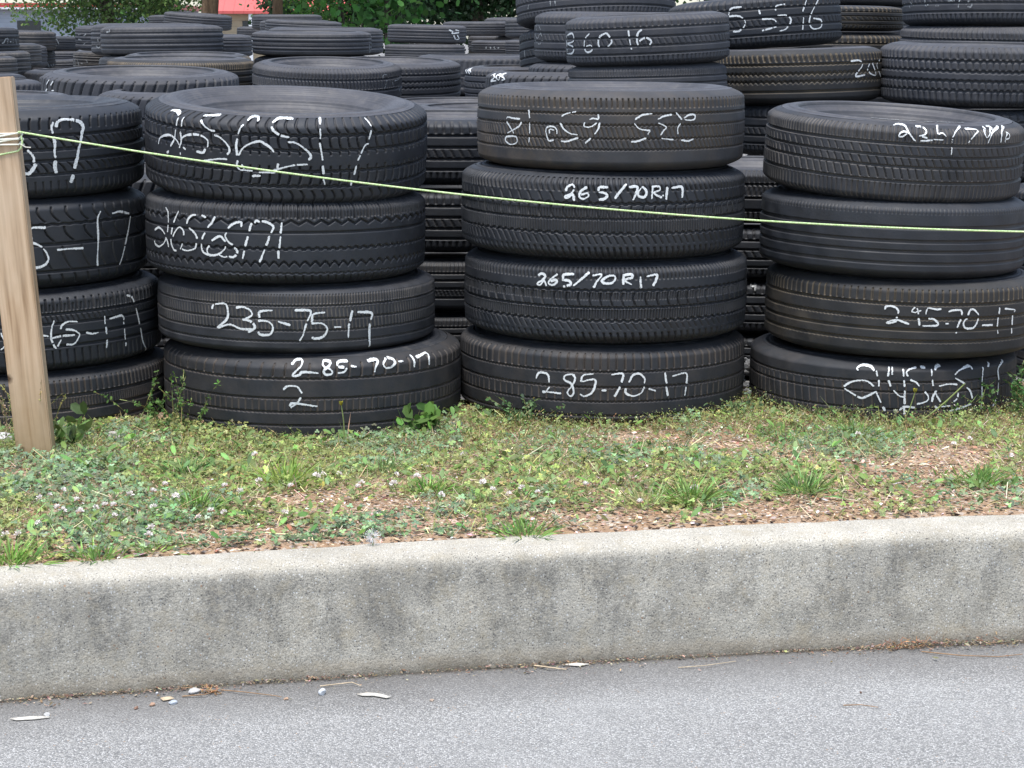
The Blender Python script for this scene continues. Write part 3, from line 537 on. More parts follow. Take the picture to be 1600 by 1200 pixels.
Yk = yk(X)+D_-wv*(D_ < .06); Zk = Z_+wv*(D_ >= .04)*1.2 + .003*sm_noise(X, X*0, 2.2, 8)*(D_ > .035)
Zk = Zk + (.0055+.0055*np.clip(X, -1.5, 1.5))*np.clip((Zk-ZR)/.2, 0, 1)
V = np.stack([X, Yk, Zk], -1).reshape(-1, 3)
m_, nt_, b_ = mat('weathered concrete', .92, .25); n = N(nt_); v = n.co('Object')
base = n.mix(n.ramp(n.noise(v, 7, 6, .6), [(.3, 0.), (.7, 1.)]), (.38, .355, .30), (.53, .50, .43))
sand = n.noise(v, 380, 4, .8)
c = n.mix(n.ramp(sand, [(.36, 0.), (.62, 1.)]), n.mix(1., base, (.50, .49, .48), 'MULTIPLY'), n.mix(1., base, (1.22, 1.22, 1.22), 'MULTIPLY'))
ag = n.vor(v, 190); agc = n.vor(v, 190, 'Color')
sep = n.n('ShaderNodeSeparateColor'); n.l(agc, sep.inputs[0])
c = n.mix(n.math('MULTIPLY', n.math('LESS_THAN', ag, .30), n.math('GREATER_THAN', sep.outputs[0], .80)), c, (.60, .60, .58))
c = n.mix(n.math('MULTIPLY', n.math('LESS_THAN', ag, .26), n.math('LESS_THAN', sep.outputs[1], .16)), c, (.10, .095, .09))
c = n.mix(n.math('MULTIPLY', n.math('LESS_THAN', n.vor(v, 60), .13), n.math('GREATER_THAN', n.noise(v, 31, 1), .62)), c, (.36, .24, .16))
sx = n.n('ShaderNodeSeparateXYZ'); n.l(v, sx.inputs[0])
zf = n.ramp(n.math('MULTIPLY_ADD', sx.outputs[2], 4.) if False else n.math('ADD', n.math('MULTIPLY', sx.outputs[2], 4.), 1.), [(.04, .25), (.16, .35), (.45, .8), (.84, 1.), (.93, .6), (.985, .0)])
st = n.noise(n.co('Object', (13, 13, 4.5)), 1.3, 6, .72)
st2 = n.noise(n.co('Object', (1, 1, .45)), 26, 5, .7)
spk = n.noise(v, 150, 5, .85)
stx = n.math('ADD', n.math('ADD', n.math('MULTIPLY', st, .50), n.math('MULTIPLY', st2, .30)), n.math('MULTIPLY', spk, .32))
stm = n.math('MULTIPLY', n.ramp(stx, [(.545, 0.), (.60, .55), (.68, .9)]), zf)
gen = n.math('MULTIPLY', n.ramp(n.noise(n.co('Object', (1, 1, .6)), 5, 6, .75), [(.40, 0.), (.62, .62)]), zf)
c = n.mix(n.math('MULTIPLY', gen, n.ramp(n.noise(v, 190, 4, .8), [(.38, .25), (.6, 1.)])), c, (.16, .155, .145))
c = n.mix(n.math('MULTIPLY', n.ramp(n.noise(v, 105, 3, .7), [(.60, 0.), (.68, .75)]), zf), c, (.13, .125, .12))
grain = n.ramp(n.noise(v, 330, 3, .7), [(.35, .35), (.6, 1.)])
c = n.mix(n.math('MULTIPLY', n.math('MULTIPLY', stm, grain), .92), c, (.075, .073, .068))
low = n.math('MULTIPLY', n.ramp(n.math('ADD', n.math('MULTIPLY', sx.outputs[2], 4.), 1.), [(.13, 1.), (.20, .75), (.26, 0.)]), n.ramp(n.noise(v, 14, 4, .7), [(.3, .35), (.6, 1.)]))
c = n.mix(n.math('MULTIPLY', n.ramp(n.noise(v, 24, 5, .75), [(.5, 0.), (.68, .45)]), 1.), c, (.36, .31, .22))
c = n.mix(n.math('MULTIPLY', low, .8), c, (.13, .11, .08))
n.l(c, b_.inputs['Base Color']); n.bump(n.math('ADD', n.math('ADD', sand, n.math('MULTIPLY', n.noise(v, 120, 4, .7), 1.4)), n.math('MULTIPLY', ag, .5)), b_, .003, .6)
o = link('kerb', npmesh('kerb', V, grid_faces(len(xs), len(pp))[:, ::-1], m_)); tag(o, kind='structure')
# road
m_, nt_, b_ = mat('worn asphalt', .9, .3); n = N(nt_); v = n.co('Object')
ag = n.vor(v, 300); agc = n.vor(v, 300, 'Color'); sep = n.n('ShaderNodeSeparateColor'); n.l(agc, sep.inputs[0])
c = n.ramp(sep.outputs[0], [(0, (.14, .14, .138)), (.35, (.325, .318, .300)), (.8, (.46, .45, .427)), (1., (.62, .615, .60))])
c = n.mix(n.ramp(ag, [(.34, 0.), (.70, 1.)]), c, (.18, .18, .176))
c = n.mix(n.ramp(n.noise(v, 3, 5, .6), [(.3, 0.), (.75, .3)]), c, (.42, .42, .41))
c = n.mix(n.ramp(n.noise(n.co('Object', (1, 2, 1)), 2.2, 6, .7), [(.52, 0.), (.75, .35)]), c, (.20, .195, .185))
c = n.mix(n.math('MULTIPLY', n.math('LESS_THAN', n.vor(v, 80), .14), n.math('GREATER_THAN', n.noise(v, 17, 1), .6)), c, (.38, .28, .2))
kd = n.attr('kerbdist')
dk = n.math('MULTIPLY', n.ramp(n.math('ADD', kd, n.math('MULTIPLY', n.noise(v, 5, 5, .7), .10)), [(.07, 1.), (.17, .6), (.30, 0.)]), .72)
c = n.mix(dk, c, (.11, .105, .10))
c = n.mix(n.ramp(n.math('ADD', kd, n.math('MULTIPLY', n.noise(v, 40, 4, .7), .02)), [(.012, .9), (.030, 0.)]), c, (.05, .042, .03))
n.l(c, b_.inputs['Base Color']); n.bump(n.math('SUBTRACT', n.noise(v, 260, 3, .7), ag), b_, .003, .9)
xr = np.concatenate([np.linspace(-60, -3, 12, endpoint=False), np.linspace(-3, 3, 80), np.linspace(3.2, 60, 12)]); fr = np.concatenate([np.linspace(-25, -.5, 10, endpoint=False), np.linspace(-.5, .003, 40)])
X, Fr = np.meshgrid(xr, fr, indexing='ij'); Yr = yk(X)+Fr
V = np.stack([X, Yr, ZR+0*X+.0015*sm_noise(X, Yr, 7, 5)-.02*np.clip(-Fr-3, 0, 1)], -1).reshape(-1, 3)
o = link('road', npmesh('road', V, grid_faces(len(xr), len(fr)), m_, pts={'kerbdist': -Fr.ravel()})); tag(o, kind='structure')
# bank
def gz(x, y):
    f = np.clip((y-yk(x)-.15)/.25, 0, 1)
    edge = np.clip((y-yk(x)-.15)/.03, 0, 1)
    left = np.exp(-((x+.45)/.55)**2)*np.clip((y-yk(x)-.6)/.4, 0, 1)
    return -.012+.010*edge+f*(.010+.009*sm_noise(x, y, 5, 21)+.004*sm_noise(x, y, 26, 22))-.022*left-.010*np.clip((y-yk(x)-.75)/.3, 0, 1)*np.clip(x+.2, 0, 1)+.0055+.0055*np.clip(x, -1.5, 1.5)*np.clip(1.6-(y-yk(x))*1.4, 0, 1)
BARE = [(1100, 705, .13, .10), (1000, 690, .10, .08), (1450, 745, .15, .12), (1300, 800, .14, .04), (590, 805, .13, .06), (470, 790, .07, .05), (690, 825, .10, .04), (370, 838, .16, .035), (960, 820, .2, .04), (1150, 812, .22, .035), (20, 745, .08, .05), (1500, 725, .1, .08), (140, 860, .1, .02), (1250, 735, .05, .05)]
BW = [(*G(a, b)[:2], c_, d_) for a, b, c_, d_ in BARE]
def bare(x, y):
    s = 0*x
    for bx, by, rx, ry in BW: s = np.maximum(s, np.exp(-(((x-bx)/rx)**2+((y-by)/ry)**2)))
    kd_ = y-yk(x)-.152
    s = np.maximum(s, .75*np.exp(-(kd_/.035)**2))
    return np.clip(s*1.2+.40*sm_noise(x, y, 14, 31)+.09+.12*np.clip(x, -.5, 1), 0, 1)
m_, nt_, b_ = mat('soil and bark litter', .95, .2); n = N(nt_); v = n.co('Object')
c = n.mix(n.ramp(n.noise(v, 30, 6, .7), [(.35, 0.), (.65, 1.)]), (.24, .145, .085), (.46, .31, .195))
c = n.mix(n.ramp(n.noise(v, 7, 3), [(.4, 0.), (.7, .6)]), c, (.44, .33, .235))
vv = n.vor(n.co('Object', (1, 1.3, 1)), 130, 'Color'); sep = n.n('ShaderNodeSeparateColor'); n.l(vv, sep.inputs[0])
c = n.mix(n.math('GREATER_THAN', sep.outputs[0], .82), c, (.46, .38, .31))
c = n.mix(n.math('LESS_THAN', sep.outputs[1], .15), c, (.07, .045, .03))
n.l(c, b_.inputs['Base Color']); n.bump(n.noise(v, 110, 5, .7), b_, .008, 1)
xb = np.concatenate([np.linspace(-6, -1.5, 30, endpoint=False), np.linspace(-1.5, 1.6, 300, endpoint=False), np.linspace(1.6, 6.5, 30)]); fb = np.concatenate([[.150, .156], np.linspace(.165, 1.62, 145), [1.70]])
X, Fb = np.meshgrid(xb, fb, indexing='ij'); Yb = yk(X)+Fb
V = np.stack([X, Yb, gz(X, Yb)], -1).reshape(-1, 3)
o = link('bank', npmesh('bank', V, grid_faces(len(xb), len(fb)), m_)); tag(o, kind='structure')
# yard ground: gravel reaching the horizon
m_, nt_, b_ = mat('yard gravel', .95, .2); n = N(nt_); v = n.co('Object')
g_ = n.vor(v, 45, 'Color'); sep = n.n('ShaderNodeSeparateColor'); n.l(g_, sep.inputs[0])
c = n.ramp(sep.outputs[0], [(0, (.10, .10, .10)), (1, (.34, .33, .32))]); n.l(c, b_.inputs['Base Color']); n.bump(n.vor(v, 45), b_, .02, 1)
V = np.array([(-700, 4.6, -.03), (700, 4.6, -.03), (700, 1200, -.03), (-700, 1200, -.03)]); o = link('yard_ground', npmesh('yard', V, np.array([(0, 1, 2, 3)]), m_)); tag(o, kind='structure')
m_, nt_, b_ = mat('base earth', .95, .2); b_.inputs['Base Color'].default_value = (.12, .11, .09, 1)
V = np.array([(-900, -300, -.3), (900, -300, -.3), (900, 4.7, -.3), (-900, 4.7, -.3)]); o = link('ground', npmesh('ground', V, np.array([(0, 1, 2, 3)]), m_)); tag(o, kind='structure')
# ------------------------------------------------------------------ vegetation
m_, nt_, b_ = mat('leaf', .55, .35); n = N(nt_); c = n.attr('Col', 'Color'); n.l(c, b_.inputs['Base Color'])
tr = n.n('ShaderNodeBsdfTranslucent'); n.l(c, tr.inputs['Color']); ms = n.n('ShaderNodeMixShader'); ms.inputs[0].default_value = .28
out = nt_.nodes['Material Output']; n.l(b_.outputs[0], ms.inputs[1]); n.l(tr.outputs[0], ms.inputs[2]); n.l(ms.outputs[0], out.inputs[0]); M['leaf'] = m_
m_, nt_, b_ = mat('dry plant matter', .9, .2); n = N(nt_); n.l(n.attr('Col', 'Color'), b_.inputs['Base Color']); M['dry'] = m_
class LB:
    """collects flat leaf shapes: outline points in a leaf frame"""
    def __init__(s): s.V = []; s.Q = []; s.C = []; s.n = 0
    def quads(s, base, dirv, nrm, L_, Wd, col, shape='diamond', bend=0.):
        """arrays: base(n,3) dir(n,3) nrm(n,3) L(n) W(n) col(n,3)"""
        k = len(base); side = np.cross(dirv, nrm); side /= np.linalg.norm(side, axis=1)[:, None]+1e-9
        L_ = np.broadcast_to(L_, k)[:, None]; Wd = np.broadcast_to(Wd, k)[:, None]
        if shape == 'diamond': S = [(0, 0, 0), (.55, .5, .0), (1, 0, 0), (.55, -.5, .0)]
        elif shape == 'round': S = [(0, 0, 0), (.35, .42, .04), (.8, .42, .04), (1, 0, 0), (.8, -.42, .04), (.35, -.42, .04)]
        elif shape == 'blade': S = [(0, .5, 0), (.5, .42, .35), (1, .0, 1.0), (.5, -.42, .35)]
        else: S = [(0, .5, 0), (1, .5, 0), (1, -.5, 0), (0, -.5, 0)]
        m = len(S)
        for (a, b_, h) in S:
            hh = h*bend if shape == 'blade' else h
            s.V.append(base+dirv*L_*a+side*Wd*b_+(nrm*L_*h if shape != 'blade' else np.array([0, 0, -1.])*L_*hh))
        idx = s.n+np.arange(k)[:, None]+np.arange(m)[None, :]*k
        s.Q.append(idx); s.n += k*m; s.C += [np.broadcast_to(col, (k, 3))]*m
    def build(s, name, m, parent=None, smooth=False):
        byk = {}
        for q in s.Q: byk.setdefault(q.shape[1], []).append(q)
        return link(name, npmesh(name, np.vstack(s.V), [np.vstack(q) for q in byk.values()], m, smooth, cols=np.vstack(s.C)), parent)
def rnd(n_, k=3): return RNG.normal(size=(n_, k))
def unit(a): return a/(np.linalg.norm(a, axis=1)[:, None]+1e-9)
def colvar(base, n_, v=.25, hue=.12):
    b = np.array(base)*np.exp(RNG.normal(0, v, (n_, 1)))*np.exp(RNG.normal(0, hue, (n_, 3))); return np.clip(b, .004, .9)
def scatter(n_, x0=-1.45, x1=1.65, f0=.156, f1=1.55):
    x = RNG.uniform(x0, x1, n_); f = RNG.uniform(f0, f1, n_); return x, yk(x)+f, f
# clover mat
lb = LB(); n0 = 68000; x, y, f = scatter(n0)
pr = (1-bare(x, y)*1.25)*np.clip(.56+.45*sm_noise(x, y, 4, 41)-.18*x, .15, .95)
k_ = RNG.uniform(size=n0) < pr; x, y, f = x[k_], y[k_], f[k_]; k = len(x)
h = np.abs(RNG.normal(.011, .008, k))*(1+.5*sm_noise(x, y, 9, 42)); tiltd = rnd(k)*.35; nrm = unit(tiltd+np.array([0, -.35, 1.])); ang = RNG.uniform(0, 2*PI, k)
colr = colvar((.195, .26, .12), k, .36, .11); bl = sm_noise(x, y, 6, 43)[:, None] > .1; colr = np.where(bl, colr*np.array([.92, 1.0, 1.12]), colr*np.array([1.2, 1.05, .75]))
c0 = np.stack([x, y, gz(x, y)+h], -1); sz = RNG.uniform(.0040, .0088, k)
for j in range(3):
    a = ang+j*2*PI/3; d = np.stack([np.cos(a), np.sin(a), 0*a], -1); d = unit(d-nrm*np.sum(d*nrm, 1)[:, None])
    lb.quads(c0, d, nrm, sz, sz*.95, colr, 'round')
o = lb.build('clover', M['leaf']); tag(o, kind='stuff')
# low broad weed leaves
lb = LB(); n0 = 9000; x, y, f = scatter(n0); k_ = RNG.uniform(size=n0) < (1-bare(x, y))*np.clip(.35+.6*sm_noise(x, y, 6, 51), 0, 1); x, y = x[k_], y[k_]; k = len(x)
a = RNG.uniform(0, 2*PI, k); d = unit(np.stack([np.cos(a), np.sin(a), RNG.uniform(.0, .9, k)], -1)); nrm = unit(rnd(k)*.3+np.array([0, -.3, 1.])); nrm = unit(nrm-d*np.sum(d*nrm, 1)[:, None]); s_ = RNG.uniform(.012, .034, k)
lb.quads(np.stack([x, y, gz(x, y)+.004+RNG.uniform(0, .02, k)], -1), d, nrm, s_, s_*.42, colvar((.15, .25, .07), k, .3, .12), 'round')
o = lb.build('broad_leaf_weeds', M['leaf']); tag(o, kind='stuff')
# grass blades
lb = LB(); n0 = 40000; x, y, f = scatter(n0); k_ = RNG.uniform(size=n0) < (1-.9*bare(x, y))*np.clip(.50+.7*sm_noise(x, y, 8, 61)+.2*(f > .95), .12, 1); x, y = x[k_], y[k_]; k = len(x)
d = unit(rnd(k)*np.array([.55, .55, .1])+np.array([0, 0, 1.])); nrm = unit(np.cross(d, unit(rnd(k)))); L_ = RNG.gamma(5, .0075, k)+.008
dryk = RNG.uniform(size=(k, 1)) < .36
lb.quads(np.stack([x, y, gz(x, y)-.002], -1), d, nrm, L_, .0028, np.where(dryk, colvar((.40, .33, .18), k), colvar((.29, .34, .13), k, .28)), 'blade', .35)
o = lb.build('grass', M['leaf']); tag(o, kind='stuff')
# fine frothy weeds, thicker towards the tyres
lb = LB(); n0 = 70000; x, y, f = scatter(n0, f0=.3)
dens = (1-bare(x, y)*1.1)*np.clip((f-.55)/.45+.35*sm_noise(x, y, 5, 71)+.1, .06, 1)
k_ = RNG.uniform(size=n0) < dens; x, y, f = x[k_], y[k_], f[k_]; k = len(x)
hh = .010+.038*np.clip((f-.6)/.5, 0, 1)*np.clip(1+.6*sm_noise(x, y, 10, 72), .2, 2)*(1-.62/(1+np.exp((x-.0)/.06)))
z = gz(x, y)+hh*RNG.uniform(.1, 1, k)**.7
d = unit(rnd(k)); nrm = unit(np.cross(d, rnd(k)))
pick = RNG.uniform(size=(k, 1)); cc = np.where(pick < .55, colvar((.30, .35, .14), k), np.where(pick < .80, colvar((.32, .30, .11), k), np.where(pick < .93, colvar((.26, .14, .08), k), colvar((.50, .45, .33), k))))
lb.quads(np.stack([x, y, z], -1), d, nrm, RNG.uniform(.003, .0075, k), RNG.uniform(.002, .004, k), cc, 'diamond')
ks = k//4; d = unit(rnd(ks)*np.array([.4, .4, .1])+np.array([0, 0, 1.])); lb.quads(np.stack([x[:ks], y[:ks], gz(x[:ks], y[:ks])], -1), d, unit(np.cross(d, rnd(ks))), hh[:ks]*1.1, .0013, colvar((.26, .20, .09), ks), 'blade', .2)
o = lb.build('weeds', M['leaf']); tag(o, kind='stuff')
# bark chips and litter
lb = LB(); n0 = 46000; x, y, f = scatter(n0); k_ = RNG.uniform(size=n0) < np.clip(bare(x, y)*1.1+.12, 0, 1); x, y = x[k_], y[k_]; k = len(x)
a = RNG.uniform(0, 2*PI, k); d = unit(np.stack([np.cos(a), np.sin(a), RNG.normal(0, .2, k)], -1)); nrm = unit(rnd(k)*.25+np.array([0, 0, 1.])); nrm = unit(nrm-d*np.sum(d*nrm, 1)[:, None]); s_ = RNG.gamma(2.0, .0030, k)+.0025
pick = RNG.uniform(size=(k, 1)); cc = np.where(pick < .50, colvar((.31, .175, .10), k), np.where(pick < .86, colvar((.52, .40, .29), k, .15), colvar((.72, .66, .57), k, .1)))
lb.quads(np.stack([x, y, gz(x, y)+.003+RNG.uniform(0, .006, k)], -1), d, nrm, s_, s_*RNG.uniform(.15, .6, k), cc, 'diamond')
k = 3200; x, y, f = scatter(k); a = RNG.uniform(0, 2*PI, k); d = unit(np.stack([np.cos(a), np.sin(a), RNG.uniform(0, .5, k)], -1))
lb.quads(np.stack([x, y, gz(x, y)+.01], -1), d, unit(rnd(k)*.2+np.array([0, 0, 1.])), RNG.gamma(3, .010, k), .0015, colvar((.50, .42, .27), k), 'rect')
o = lb.build('leaf_litter', M['dry']); tag(o, kind='stuff')
# debris line where kerb meets road
lb = LB(); k = 9000; x = RNG.uniform(-1.5, 1.7, k); f = -np.abs(RNG.gamma(1.0, .016, k)); a = RNG.uniform(0, 2*PI, k); y = yk(x)+f
d = unit(np.stack([np.cos(a), np.sin(a)*.6, RNG.uniform(0, .35, k)], -1)); s_ = RNG.gamma(2, .0016, k)+.0012
kp = RNG.uniform(size=k) < np.clip(.50+.5*sm_noise(x, 0*x, 6, 81)+.9*np.exp(-((x-.88)/.13)**2)+.5*np.exp(-((x+.62)/.08)**2), .08, 1)
x, y, d, s_ = x[kp], y[kp], d[kp], s_[kp]; k = len(x)
lb.quads(np.stack([x, y, ZR+.002+RNG.uniform(0, .004, k)+.010*np.exp(-((x-.88)/.12)**2)*RNG.uniform(0, 1, k)], -1), d, unit(rnd(k)*.3+np.array([0, -.2, 1.])), s_, s_*RNG.uniform(.2, .6, k), np.where(RNG.uniform(size=(k, 1)) < .6, colvar((.15, .10, .065), k), colvar((.30, .24, .17), k)), 'diamond')
o = lb.build('kerb_debris', M['dry']); tag(o, kind='stuff')
# ---------- individual plants
def tube_mesh(pts, rads, m, seg=7, name='stem', cap=True):
    pts = np.array(pts, float); k = len(pts); rads = np.broadcast_to(rads, k)
    tg = unit(np.gradient(pts, axis=0)); ref = np.array([.31, .2, .93]) if abs(tg[0, 2]) < .8 else np.array([1., 0, 0.])
    V = []
    for p, t, r in zip(pts, tg, rads):
        a = np.cross(t, ref); a /= np.linalg.norm(a); b = np.cross(t, a)
        for j in range(seg): q = 2*PI*j/seg; V.append(p+r*(a*math.cos(q)+b*math.sin(q)))
    Q = []
    for i in range(k-1):
        for j in range(seg): Q.append((i*seg+j, i*seg+(j+1) % seg, (i+1)*seg+(j+1) % seg, (i+1)*seg+j))
    return npmesh(name, V, np.array(Q), m)
def solid(name, rough, col, spec=.3, bump=None):
    m_, nt_, b_ = mat(name, rough, spec); n = N(nt_); v = n.co('Object')
    n.l(n.mix(n.ramp(n.noise(v, bump or 90, 4, .6), [(.3, 0.), (.7, 1.)]), tuple(c*.72 for c in col), tuple(min(1, c*1.18) for c in col)), b_.inputs['Base Color'])
    n.bump(n.noise(v, (bump or 90)*2, 4), b_, .002, .6); return m_
M['stem'] = solid('green stem', .6, (.22, .27, .09)); M['petal'] = solid('white petal', .7, (.80, .76, .72)); M['bud'] = solid('yellow bud', .6, (.55, .48, .06)); M['seed'] = solid('dandelion fluff', .9, (.75, .75, .72))
def flower_head(seed, brown):
    r = np.random.default_rng(seed); lb = LB(); k = 46
    d = unit(r.normal(size=(k, 3))); d[:, 2] = np.abs(d[:, 2])*1.1-.25; d = unit(d)
    col = np.where((d[:, 2:3] < brown), np.array([[.42, .24, .15]]), np.array([[.80, .74, .70]]))*np.exp(r.normal(0, .1, (k, 1)))
    lb.quads(d*.001, d, unit(np.cross(d, r.normal(size=(k, 3)))), .0085, .0032, col, 'diamond')
    return lb
FH = [flower_head(i, b).build('flower_head', M['dry']) for i, b in enumerate((-.9, -.1, .25))]
FM = [o.data for o in FH]
for o in FH: bpy.data.objects.remove(o)
fl = [(78, 780), (100, 773), (62, 787), (98, 803), (8, 835), (28, 835), (203, 776), (240, 800), (310, 808), (398, 713), (405, 760), (236, 828), (232, 833), (495, 757), (530, 748), (565, 760), (615, 765), (620, 748), (652, 756), (755, 762), (770, 770), (795, 777), (815, 768), (350, 803), (445, 806), (275, 790), (180, 812), (125, 800), (1085, 770), (1515, 695), (1490, 705), (1340, 690), (725, 710), (505, 745), (150, 795), (690, 783), (840, 780), (60, 820), (1580, 720), (375, 776)]
smesh = tube_mesh([(0, 0, -.03), (.002, 0, -.012), (0, 0, 0)], .0009, M['stem'])
for i, (px, py) in enumerate(fl):
    g = G(px, py, .03); r = empty('clover_flower', (g[0], g[1], float(gz(g[0], g[1]))+random.uniform(.022, .036)), (random.uniform(-.3, .3), random.uniform(-.3, .3), random.uniform(0, 6)))
    tag(r, 'small white clover flower head in the weedy strip before the tyres', 'flower', 'white clover flowers in the weedy strip'); s = random.uniform(.7, 1.15); r.scale = (s, s, s)
    link('flower_head', FM[0 if i % 3 else 1], r); link('stem', smesh, r)
for i, (px, py) in enumerate([(120, 790), (178, 800), (240, 785), (165, 803), (352, 775), (258, 770), (330, 810), (455, 770), (90, 800), (560, 775), (1000, 795), (915, 775)]):
    g = G(px, py, .02); r = empty('clover_flower', (g[0], g[1], float(gz(g[0], g[1]))+random.uniform(.02, .03)), (random.uniform(-.3, .3), random.uniform(-.3, .3), 0))
    tag(r, 'withered brown clover flower head in the weedy strip before the tyres', 'flower', 'withered clover flowers in the weedy strip'); link('flower_head', FM[2], r); link('stem', smesh, r)
def bent(p0, p1, bow=.1, n_=10):
    p0, p1 = np.array(p0, float), np.array(p1, float); L = np.linalg.norm(p1-p0); out = []
    for s in np.linspace(0, 1, n_): out.append(p0+(p1-p0)*s+np.array([bow*L*math.sin(PI*s), 0, 0]))
    return out
def dandelion(pxb, pyb, pxt, pyt, Y, label, bud=True, rad=.0016, head=1., cm='bud'):
    b = P(pxb, pyb, Y); b[2] = float(gz(b[0], b[1]))-.005; t = P(pxt, pyt, Y)
    r = empty('dandelion', tuple(b)); tag(r, label, 'flower')
    link('stem', tube_mesh(bent((0, 0, 0), t-b, .04), np.linspace(rad*1.2, rad*.8, 10), M['stem']), r)
    if bud:
        lb = LB(); k = 40; a = RNG.uniform(0, 2*PI, k); d = unit(np.stack([np.cos(a)*.35, np.sin(a)*.35, np.ones(k)], -1)); cc = np.where(RNG.uniform(size=(k, 1)) < .5, np.array([[.30, .33, .07]]), np.array([[.62, .50, .05]])) if cm == 'bud' else np.full((k, 3), .6)*np.array([1.1, 1.1, .8])
        lb.quads(np.zeros((k, 3))+(t-b)-np.array([0, 0, .005]), d, unit(np.cross(d, rnd(k))), .015*head, .004*head, cc, 'diamond'); lb.build('flower_head', M['dry'], r)
    return r
dandelion(536, 685, 533, 632, 4.70, 'single dandelion bud on an upright stalk before the second stack')
dandelion(1402, 672, 1430, 612, 4.86, 'dandelion with a yellow bud leaning before the scrawled bottom tyre of the fourth stack')
dandelion(1400, 668, 1399, 645, 4.84, 'short dandelion with a closed pale bud at the foot of the fourth stack', cm='pale')
r = dandelion(1415, 668, 1508, 599, 4.86, 'long bare plant stalk slanting up to the right across the scrawled bottom tyre', bud=False, rad=.0022); r.name = 'plant_stalk'; r['category'] = 'plant stalk'
# seed head at the kerb
g = G(582, 858, .0); r = empty('dandelion_seed_head', (g[0], g[1]+.012, 0)); tag(r, 'round white dandelion seed head just behind the kerb', 'flower')
lb = LB(); k = 150; d = unit(rnd(k)); lb.quads(np.array([[0, 0, .022]])+d*.003, d, unit(np.cross(d, rnd(k))), .013, .0006, np.full((k, 3), .62), 'diamond'); tips = np.array([[0, 0, .022]])+d*.0165; d2 = unit(rnd(k)); lb.quads(tips, d2, unit(np.cross(d2, rnd(k))), .003, .0010, np.full((k, 3), .75), 'diamond'); lb.build('seed_fluff', M['dry'], r)
link('stem', tube_mesh([(0, 0, -.01), (0, 0, .005), (0, 0, .022)], .0013, M['stem']), r)
# grass tufts
tufts = [(447, 768, 95, .085, (.20, .27, .05), 'bright yellow-green grass tuft left of centre in the weedy strip', .6), (672, 785, 60, .05, (.13, .23, .04), 'low green grass tuft right of the white clover flowers near the centre'), (305, 808, 70, .055, (.12, .21, .04), 'green grass tuft in the left part of the strip below the yellow-green one'),
         (820, 838, 80, .060, (.13, .22, .05), 'spiky grass tuft right behind the kerb at the centre'), (1080, 795, 95, .075, (.14, .24, .05), 'large grass tuft behind the kerb right of centre'), (1255, 785, 80, .07, (.11, .20, .05), 'darker grass tuft between the two bare patches'), (1335, 692, 110, .06, (.11, .20, .05), 'wide dark grass tuft at the foot of the fourth stack'), (1215, 690, 70, .05, (.12, .2, .05), 'small grass tuft left of the fourth stack foot'),
         (15, 880, 90, .06, (.13, .24, .04), 'grass tuft at the kerb in the lower left corner of the strip'), (240, 862, 30, .035, (.2, .3, .08), 'thin sprig of short grass at the kerb left of centre'), (1010, 800, 80, .06, (.30, .30, .14), 'half-dry yellowish grass tuft near the kerb'), (1530, 770, 90, .06, (.13, .22, .05), 'grass tuft at the right edge near the kerb'), (290, 745, 80, .055, (.11, .2, .06), 'soft grass tuft below the second stack left side'), (600, 745, 70, .06, (.13, .2, .06), 'thin-bladed grass tuft below the second stack right side'), (1060, 712, 60, .04, (.10, .17, .07), 'dull green rosette of grass in the bare patch right of centre'), (150, 872, 60, .05, (.14, .24, .05), 'small grass tuft at the kerb near the left edge')]
for tf in tufts:
    px, py, k, L0, col, lab = tf[:6]; k = int(k*1.5); g = G(px, py); col = tuple(q*1.45+.02 for q in col); r = empty('grass_tuft', (g[0], g[1], float(gz(g[0], g[1])))); tag(r, lab, 'grass tuft')
    lb = LB(); b = rnd(k)*np.array([.022, .016, 0]); d = unit(b*30+rnd(k)*.35+np.array([0, 0, 1.1])); lb.quads(b, d, unit(np.cross(d, rnd(k))), RNG.uniform(.5, 1.25, k)*L0*1.25, RNG.uniform(.003, .0055, k), colvar(col, k, .25, .1), 'blade', .35); lb.build('blades', M['leaf'], r)
# broad-leaved and sprawling weeds
def weed(px, py, Y, h_, sp, nst, lsz, col, label, leafy=1., lean=0):
    b = P(px, py, Y); r = empty('weed', (b[0], b[1], float(gz(b[0], b[1]))-.002)); tag(r, label, 'weed')
    lb = LB(); sv = LB()
    for i in range(nst):
        e = np.array([random.gauss(lean, 1)*sp, random.gauss(0, .6)*sp, h_*random.uniform(.45, 1)]); p0 = np.array([random.gauss(0, sp*.4), random.gauss(0, sp*.3), 0])
        pts = np.array([p0+(e)*s+np.array([0, 0, .12*h_*math.sin(PI*s)]) for s in np.linspace(0, 1, 9)])
        dd = np.diff(pts, axis=0); ll = np.linalg.norm(dd, axis=1); sv.quads(pts[:-1], unit(dd), unit(np.cross(dd, rnd(8))), ll, .0016, colvar((.20, .19, .07), 8), 'rect')
        k = int(14*leafy); s = RNG.uniform(.12, 1, k); q = np.stack([np.interp(s, np.linspace(0, 1, 9), pts[:, j]) for j in range(3)], -1)
        d = unit(rnd(k)+np.array([0, -.2, .25])); nr = unit(rnd(k)*.6+np.array([0, -.5, .8])); nr = unit(nr-d*np.sum(nr*d, 1)[:, None]); sz = RNG.uniform(.6, 1.25, k)*lsz
        lb.quads(q, d, nr, sz, sz*.55, colvar(col, k, .3, .1), 'round')
    lb.build('leaves', M['leaf'], r); sv.build('stems', M['dry'], r)
    return r
weed(270, 672, 4.82, .16, .10, 22, .010, (.08, .15, .035), 'feathery dark green weed climbing between the first and second stacks', 1.6)
weed(815, 668, 4.93, .085, .065, 14, .013, (.09, .16, .06), 'small-leaved weed sprouting left of the third stack foot', 1.2)
